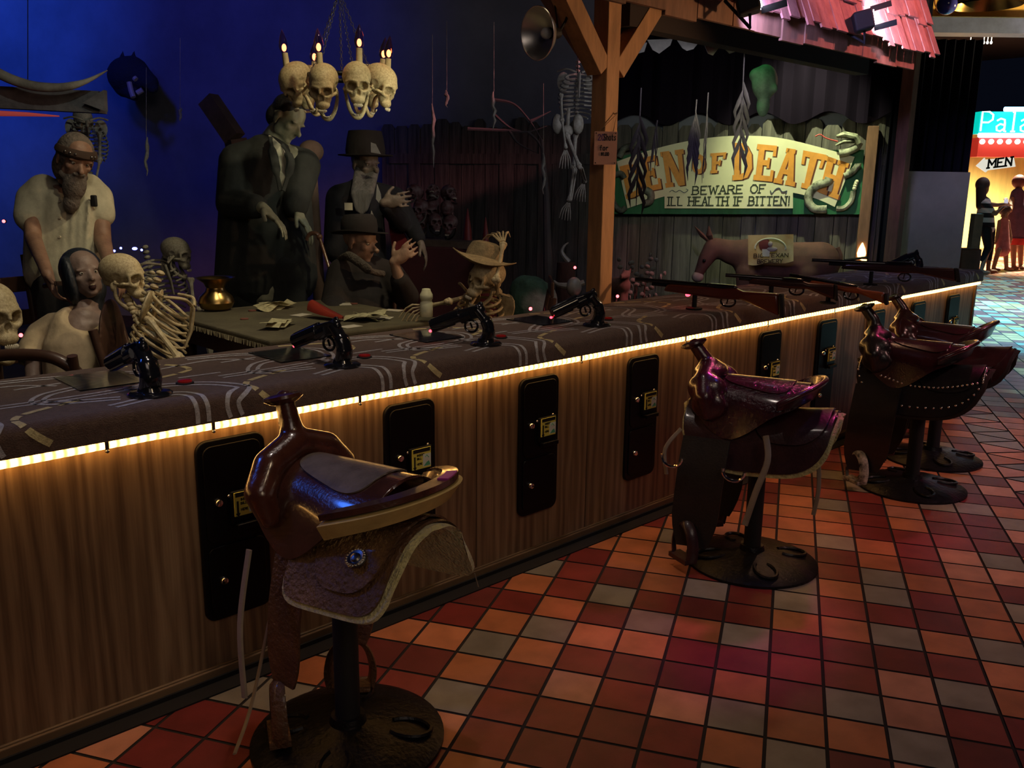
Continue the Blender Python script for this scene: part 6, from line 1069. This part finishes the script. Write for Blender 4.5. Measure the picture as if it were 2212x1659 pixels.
fl2 = thing('flame_torch', 'bright flame shaped lamp on a dark stick at the end of the fence', 'torch', at(1862, 575, 7.3)); m = MB(); m.lathe([(.004, -.055), (.030, -.03), (.036, 0), (.026, .04), (.004, .085)], at(1861, 547, 7.3), UZ, 14); obj('flame', m, mat('flame_glow', (1, .6, .2), .5, emit=(1, .52, .14), estr=7), fl2); m = MB(); m.lathe([(.022, .02), (.018, 0), (.003, -.05)], at(1866, 566, 7.25), UZ, 12); obj('lower_flame', m, bpy.data.materials['flame_glow'], fl2); m = MB(); m.tube([at(1825, 562, 7.1), at(1872, 556, 7.2)], .010, 8); m.tube([at(1866, 575, 7.25), at(1866, 650, 7.25)*A3(1, 1, 0)+A3(0, 0, .01)], .02, 8); obj('stick', m, BLACKM, fl2)
RG = mat('red_target_glow', (.6, .05, .05), .4, emit=(1, .09, .10), estr=7)
tl = thing('target_lamp', 't', 'target lamp', (0, 0, 0), 'small red target lamps in the den'); m = MB(); m.ell((0, 0, 0), .010, nu=12, nv=8); obj('lens', m, RG, tl); m = MB(); m.ell(FH*.012, .012, nu=12, nv=8); obj('bezel', m, BLACKM, tl)
for k, (x, y, dd, l) in enumerate(((8, 478, 5.5, 'red target lamp at the photo edge behind the bearded person'), (45, 724, 4.4, 'red target lamp low beside the seated woman'), (1146, 667, 5.0, 'red target lamp just over the counter near the chair'), (1242, 578, 6.2, 'red target lamp beside the red-brown stump'), (1334, 640, 5.6, 'red target lamp at the foot of the fawn figure'))):
    if k == 0: tl.location = tuple(at(x, y, dd)); tl['label'] = l
    else: dup(tl, at(x, y, dd), 0, l)
for k, (x, y, l) in enumerate(((247, 542, 'first blue fairy light behind the seated skeletons'), (261, 536, 'second blue fairy light behind the seated skeletons'), (291, 537, 'brightest blue fairy light behind the seated skeletons'), (306, 540, 'last blue fairy light behind the seated skeletons'))): m = MB(); m.ell(at(x, y, 6.5), (.020, .016, .011) if k == 2 else .009, nu=10, nv=8); single('blue_fairy_light', m, mat('blue_led_glow', (.1, .1, 1), .4, emit=(.12, .14, 1), estr=9) if k == 0 else bpy.data.materials['blue_led_glow'], l, 'fairy light', 'blue fairy lights in the den')
m = MB(); c = at(672, 327, 5.6); m.ell(c, (.085, .06, .07)); m.tube([c, A3(c[0]+.1, c[1]+.1, .02)], [.03, .05], 10); single('round_hat_stand', m, mat('brown_felt_round', (.15, .10, .08), .9, noise=.4), 'round brown hat shape on a stand behind the tall suited person', 'hat stand')
# ================================================================ VISITORS IN THE FAR HALL
HAIRV = mat('dark_brown_hair', (.035, .018, .02), .6); SKV = skinmat('visitor_skin', (.30, .17, .11), (.22, .12, .08))
d = 16.0; STR = bpy.data.materials.new('striped_knit'); STR.use_nodes = True; nt = STR.node_tree; b = nt.nodes['Principled BSDF']; tc = nt.nodes.new('ShaderNodeTexCoord'); sx = nt.nodes.new('ShaderNodeSeparateXYZ'); nt.links.new(tc.outputs['Object'], sx.inputs[0]); mu = nt.nodes.new('ShaderNodeMath'); mu.operation = 'MULTIPLY'; mu.inputs[1].default_value = 6.0; nt.links.new(sx.outputs[2], mu.inputs[0]); fr_ = nt.nodes.new('ShaderNodeMath'); fr_.operation = 'FRACT'; nt.links.new(mu.outputs[0], fr_.inputs[0]); gt = nt.nodes.new('ShaderNodeMath'); gt.operation = 'GREATER_THAN'; gt.inputs[1].default_value = .5; nt.links.new(fr_.outputs[0], gt.inputs[0]); rp = nt.nodes.new('ShaderNodeValToRGB'); rp.color_ramp.elements[0].color = (.02, .015, .02, 1); rp.color_ramp.elements[1].color = (.6, .55, .55, 1); nt.links.new(gt.outputs[0], rp.inputs[0]); nt.links.new(rp.outputs[0], b.inputs['Base Color']); b.inputs['Roughness'].default_value = .9
v1 = person('walking woman with long dark hair, striped top and black capri leggings', at(2128, 592, d)*A3(1, 1, 0)); G0 = 0.0
m = MB(); head(m, at(2127, 408, d), RH*.8+FH*.5, UZ, .22); m.chain([J(2127, 430, d, 7), J(2128, 450, d, 13), J(2132, 495, d, 13)])
w_ = at(2166, 448, d-.2); m.chain([J(2128, 442, d-.12, 6), J(2150, 462, d-.2, 5), (*w_, .03)]); hand(m, w_, RH+UZ*.4, UZ, -FH, 1.1, .6); w_ = at(2168, 441, d+.1); m.chain([J(2135, 442, d+.15, 6), J(2155, 443, d+.15, 4.5), (*w_, .03)]); hand(m, w_, RH, UZ, -FH, 1.1, .6)
for (hx, kx, ky, fx, fy, q) in ((2130, 2135, 535, 2119, 585, -.1), (2138, 2138, 535, 2134, 586, .12)): f0 = at(fx, fy, d+q); m.chain([J(hx, 500, d+q, 9), J(kx, ky, d+q, 6.5), (f0[0], f0[1], .07, .035)]); m.ell(f0*A3(1, 1, 0)+RH*.07+UZ*.04, A3(.12, .045, .04), np.column_stack([RH, FH, UZ]))
fuse('body', m, SKV, v1, .016, 3)
m = MB(); m.ell(at(2122, 402, d)+UZ*.03, (.12, .12, .13)); m.chain([J(2120, 405, d, 11), J(2118, 445, d-.02, 9)]); obj('hair', m, HAIRV, v1); m = MB(); m.chain([J(2127, 438, d, 13), J(2128, 460, d, 17), J(2131, 492, d, 17)]); m.chain([J(2128, 441, d-.12, 9), J(2142, 455, d-.17, 7)]); fuse('striped_top', m, STR, v1, .02, 3)
m = MB()
for (hx, kx, ky, fx, fy, q) in ((2130, 2135, 535, 2123, 560, -.1), (2138, 2138, 535, 2136, 562, .12)): m.chain([J(hx, 498, d+q, 12), J(kx, ky, d+q, 8.5), J(fx, fy, d+q, 6)])
fuse('leggings', m, mat('black_leggings', (.008, .008, .014), .8), v1, .02, 3)
d = 17.0; v2 = person('person in a purple tunic with a red hem, tallest visitor by the photo edge', at(2196, 582, d)*A3(1, 1, 0)); m = MB(); head(m, at(2201, 396, d), FH-RH*.3, UZ, .23); m.chain([J(2200, 415, d, 9), J(2198, 450, d, 15), J(2196, 505, d, 15)])
for x, q in ((2189, 0), (2204, .1)): f0 = at(x, 578, d+q); m.chain([J(x, 510, d+q, 8.5), (f0[0], f0[1], .08, .04)]); m.ell(f0*A3(1, 1, 0)-FH*.06+UZ*.04, A3(.05, .12, .04), np.column_stack([RH, FH, UZ]))
w_ = at(2176, 444, d-.3); m.chain([J(2186, 430, d-.05, 6), J(2182, 455, d-.2, 5), (*w_, .03)]); hand(m, w_, -RH*.3+UZ, -FH, RH, 1.1, .7); w_ = at(2216, 480, d-.1); m.chain([J(2212, 430, d, 6), J(2218, 455, d, 5), (*w_, .03)]); hand(m, w_, -UZ, -FH, RH, 1.1, .5)
fuse('body', m, SKV, v2, .016, 3); m = MB(); m.ell(at(2200, 392, d)-FH*.02, (.125, .125, .13)); obj('hair', m, mat('auburn_hair', (.10, .02, .02), .6), v2)
m = MB(); m.chain([J(2198, 420, d, 14), J(2196, 450, d, 19), J(2196, 510, d, 21)]); fuse('tunic', m, cloth('purple_grey_tunic', (.13, .06, .11)), v2, .02, 3); m = MB(); q = at(2196, 520, d); m.lathe([(.185, -.07), (.19, .05)], q, n=24, caps=False); m.lathe([(.180, -.07), (.185, .05)], q, n=24, caps=False); obj('red_hem', m, cloth('red_hem_cloth', (.45, .03, .03)), v2)
m = MB(); c = at(2173, 420+18, d-.45); m.box(c, (.075, .012, .13), np.column_stack([RH, FH, UZ])); single('mobile_phone', m, mat('phone_shell', (.5, .5, .55), .2, emit=(.7, .75, 1), estr=.6), 'small glinting phone held up between the visitors', 'phone', bevel=.004)
d = 16.6; v3 = person('child in a pink dress walking between the two visitors', at(2160, 582, d)*A3(1, 1, 0)); m = MB(); head(m, at(2172, 455, d), -FH*.6+RH*.5, UZ, .20); m.chain([J(2171, 470, d, 6), J(2168, 490, d, 9), J(2166, 530, d, 10)])
for (a0, b0, q) in ((2158, 2146, -.1), (2172, 2174, .1)): f0 = at(b0, 578, d+q); m.chain([J(a0, 540, d+q, 6), J((a0+b0)/2, 558, d+q, 5), (f0[0], f0[1], .06, .035)]); m.ell(f0*A3(1, 1, 0)+RH*.05+UZ*.035, A3(.10, .04, .035), np.column_stack([RH, FH, UZ]))
for s_ in (-1, 1): w_ = at(2168+s_*16, 515, d); m.chain([J(2168+s_*9, 478, d, 4), (*w_, .024)]); hand(m, w_, -UZ, -FH, RH, .8, .5)
fuse('body', m, SKV, v3, .014, 3); m = MB(); m.chain([J(2169, 478, d, 9), J(2168, 500, d, 11), J(2166, 540, d, 15)]); fuse('pink_dress', m, cloth('pink_dress_cloth', (.45, .16, .17)), v3, .016, 3); m = MB(); m.ell(at(2171, 452, d)+FH*.02, (.11, .11, .115)); obj('hair', m, HAIRV, v3)
# ================================================================ CAMERA AND LIGHT
cd = bpy.data.cameras.new('camera'); cam = bpy.data.objects.new('camera', cd); COL.objects.link(cam); SC.camera = cam
cd.sensor_width = 36; cd.sensor_fit = 'HORIZONTAL'; cd.lens = FPX/2212*36; cd.clip_end = 200; cd.clip_start = .05
M = Matrix.Identity(4)
for i in range(3): M[i][0] = RT[i]; M[i][1] = -DN[i]; M[i][2] = -FW[i]; M[i][3] = CAM[i]
cam.matrix_world = M
def aim(o, tgt): o.rotation_euler = (Vector(tuple(tgt))-o.location).to_track_quat('-Z', 'Y').to_euler()
def spot(name, loc, tgt, col, e, ang=45, blend=.6, r=.05):
    l = bpy.data.lights.new(name, 'SPOT'); l.color = col; l.energy = e; l.spot_size = math.radians(ang); l.spot_blend = blend; l.shadow_soft_size = r
    o = bpy.data.objects.new(name, l); COL.objects.link(o); o.location = tuple(map(float, loc)); aim(o, tgt); return o
def area(name, loc, tgt, col, e, sx=1, sy=1):
    l = bpy.data.lights.new(name, 'AREA'); l.color = col; l.energy = e; l.shape = 'RECTANGLE'; l.size = sx; l.size_y = sy
    o = bpy.data.objects.new(name, l); COL.objects.link(o); o.location = tuple(map(float, loc)); aim(o, tgt); return o
def point(name, loc, col, e, r=.03):
    l = bpy.data.lights.new(name, 'POINT'); l.color = col; l.energy = e; l.shadow_soft_size = r
    o = bpy.data.objects.new(name, l); COL.objects.link(o); o.location = tuple(map(float, loc)); return o
w = bpy.data.worlds.new('world'); SC.world = w; w.use_nodes = True; w.node_tree.nodes['Background'].inputs[0].default_value = (.10, .13, .28, 1); w.node_tree.nodes['Background'].inputs[1].default_value = .018
# blue wash on the den backdrop
spot('blue_wash', (-1.5, 3.2, 5.0), (1.9, 10.2, 3.7), (.02, .10, 1), 2600, 62, 1, .3)
spot('blue_wash_high', (.6, 3.6, 4.9), wall(480, 60), (.03, .05, 1), 230, 56, 1, .3)
# house light over the aisle, plus an added header fill
spot('aisle_warm_lamp', (5.6, -4.6, 4.7), (4.9, -2.3, 0), (1, .51, .45), 470, 54, .9, .25)
spot('aisle_amber_lamp', (1.2, -4.2, 4.6), (1.6, -.2, .3), (1, .74, .46), 50, 60, .9, .25)
spot('cyan_gel_lamp', (8.7, -2.2, 4.8), (8.5, -2.0, 0), (.12, .62, 1), 5000, 50, .35, .04)
spot('cyan_gel_lamp_far', (12.0, .8, 5.0), (11.8, .4, 0), (.15, .72, 1), 9000, 66, .7, .05)
spot('turquoise_gel_lamp', (15.2, 2.4, 5.0), (14.6, 1.9, 0), (.18, .65, .95), 3600, 70, .7, .05)
spot('violet_gel_lamp', (6.2, -3.6, 4.7), (5.9, -2.2, 0), (.45, .35, 1), 160, 50, .9, .05)
spot('far_hall_lamp', (20.5, 4.0, 5.0), (21.5, 4.6, 0), (1, .90, .60), 16000, 100, .6, .2)
spot('header_fill', (10.0, -2.6, 2.3), at(2060, 10, 7.6), (1, .80, .45), 1500, 40, .7, .05)  # unseen fill, added to brighten the header board
# coloured lamps that glint on the saddles, plus added counter and stool fills
spot('pink_gel_lamp', (4.2, -.55, 2.5), (3.0, -.68, .72), (1, .06, .34), 75, 22, .8, .07)
spot('counter_right_fill', (4.7, -.1, 2.12), (3.9, .2, .88), (1, .50, .28), 16, 90, .9, .05)  # warm fill added for the far carpet, no fixture
spot('blue_gel_lamp_second', (3.3, -1.5, 3.2), (2.95, -.65, .75), (.05, .17, 1), 22, 17, .8, .08)
spot('blue_gel_lamp', (-.45, .95, 2.6), (1.15, -.55, .75), (.05, .19, 1), 40, 30, .7, .2)
spot('stool_warm_fill', (.5, -4.3, 1.4), (1.2, -.6, .55), (1, .76, .5), 34, 19, .9, .4)  # added low fill, shines up under the nearest saddle's skirts
spot('counter_top_fill', (1.6, -.3, 4.2), (1.6, .25, .9), (1, .84, .74), 75, 62, .9, .1)  # fill put in to lift the near carpet
spot('red_gel_lamp', (5.7, -.75, 2.35), (4.5, -.7, .7), (1, .08, .25), 34, 24, .7, .05)
# den key lights, coloured spots and added fills
spot('den_key_lamp', (2.7, .45, 3.4), (2.2, 2.0, 1.0), (1, .84, .52), 90, 80, .8, .06)
spot('den_left_lamp', (1.4, .3, 3.2), (.9, 1.6, 1.0), (1, .90, .66), 44, 66, .8, .06)
spot('den_low_fill', (2.9, .62, 1.9), at(640, 330, 5.1), (.95, .95, .68), 22, 44, .8, .05)  # added fill on the tall suited figure's face
spot('horn_fill', (1.6, .4, 3.6), at(80, 190, 5.8), (.9, .95, .85), 75, 30, .8, .05)  # unseen spot added to lighten the long horns
area('hall_fill_light', (-.6, -5.2, 4.6), (4.0, 1.2, .8), (1, .80, .68), 36, 2.5, 2.5)  # broad dim fill added behind the viewer, no source there
area('den_fill_light', (4.6, 1.0, 2.15), (4.6, 4.6, 1.2), (.85, .85, 1), 4, 1.6, .3)  # weak fill added to lift the whole den
spot('chandelier_lamp', (3.3, .2, 3.1), at(735, 165, 4.6), (1, .86, .42), 100, 15, .6, .03)
spot('sign_lamp', (6.3, 1.2, 3.0), wall(1730, 370), (.92, 1, .60), 200, 66, .9, .03)
spot('sign_front_fill', (4.5, .75, 2.15), wall(1600, 400), (.95, 1, .66), 36, 62, .9, .03)  # added frontal fill so the whole sign reads
spot('post_fill', (5.0, -1.5, 1.7), (3.45, .5, 1.7), (1, .55, .27), 115, 44, .7, .05)  # warm fill added in mid-air for the post, without a fixture
spot('roof_pink_lamp', (5.9, -2.4, 4.5), (5.3, .22, 2.60), (1, .30, .36), 800, 34, .7, .05)
spot('floodlight_beam', at(1904, 34, 4.86), at(1932, 8, 5.28), (.74, .60, 1), 90, 100, .7, .03)
spot('floodlight_beam_violet', at(1652, -4, 4.0), at(1690, 6, 4.38), (.45, .42, 1), 60, 110, .7, .03)
spot('green_gel_lamp', (5.2, 1.6, 3.6), at(1640, 150, 6.4), (.05, 1, .25), 26, 22, .7, .03)
SC.view_settings.view_transform = 'Standard'; SC.view_settings.look = 'None'; SC.view_settings.exposure = 0; SC.view_settings.gamma = 1; SC.view_settings.use_curve_mapping = False
SC.cycles.max_bounces = 6; SC.cycles.sample_clamp_indirect = 3; SC.cycles.use_denoising = True
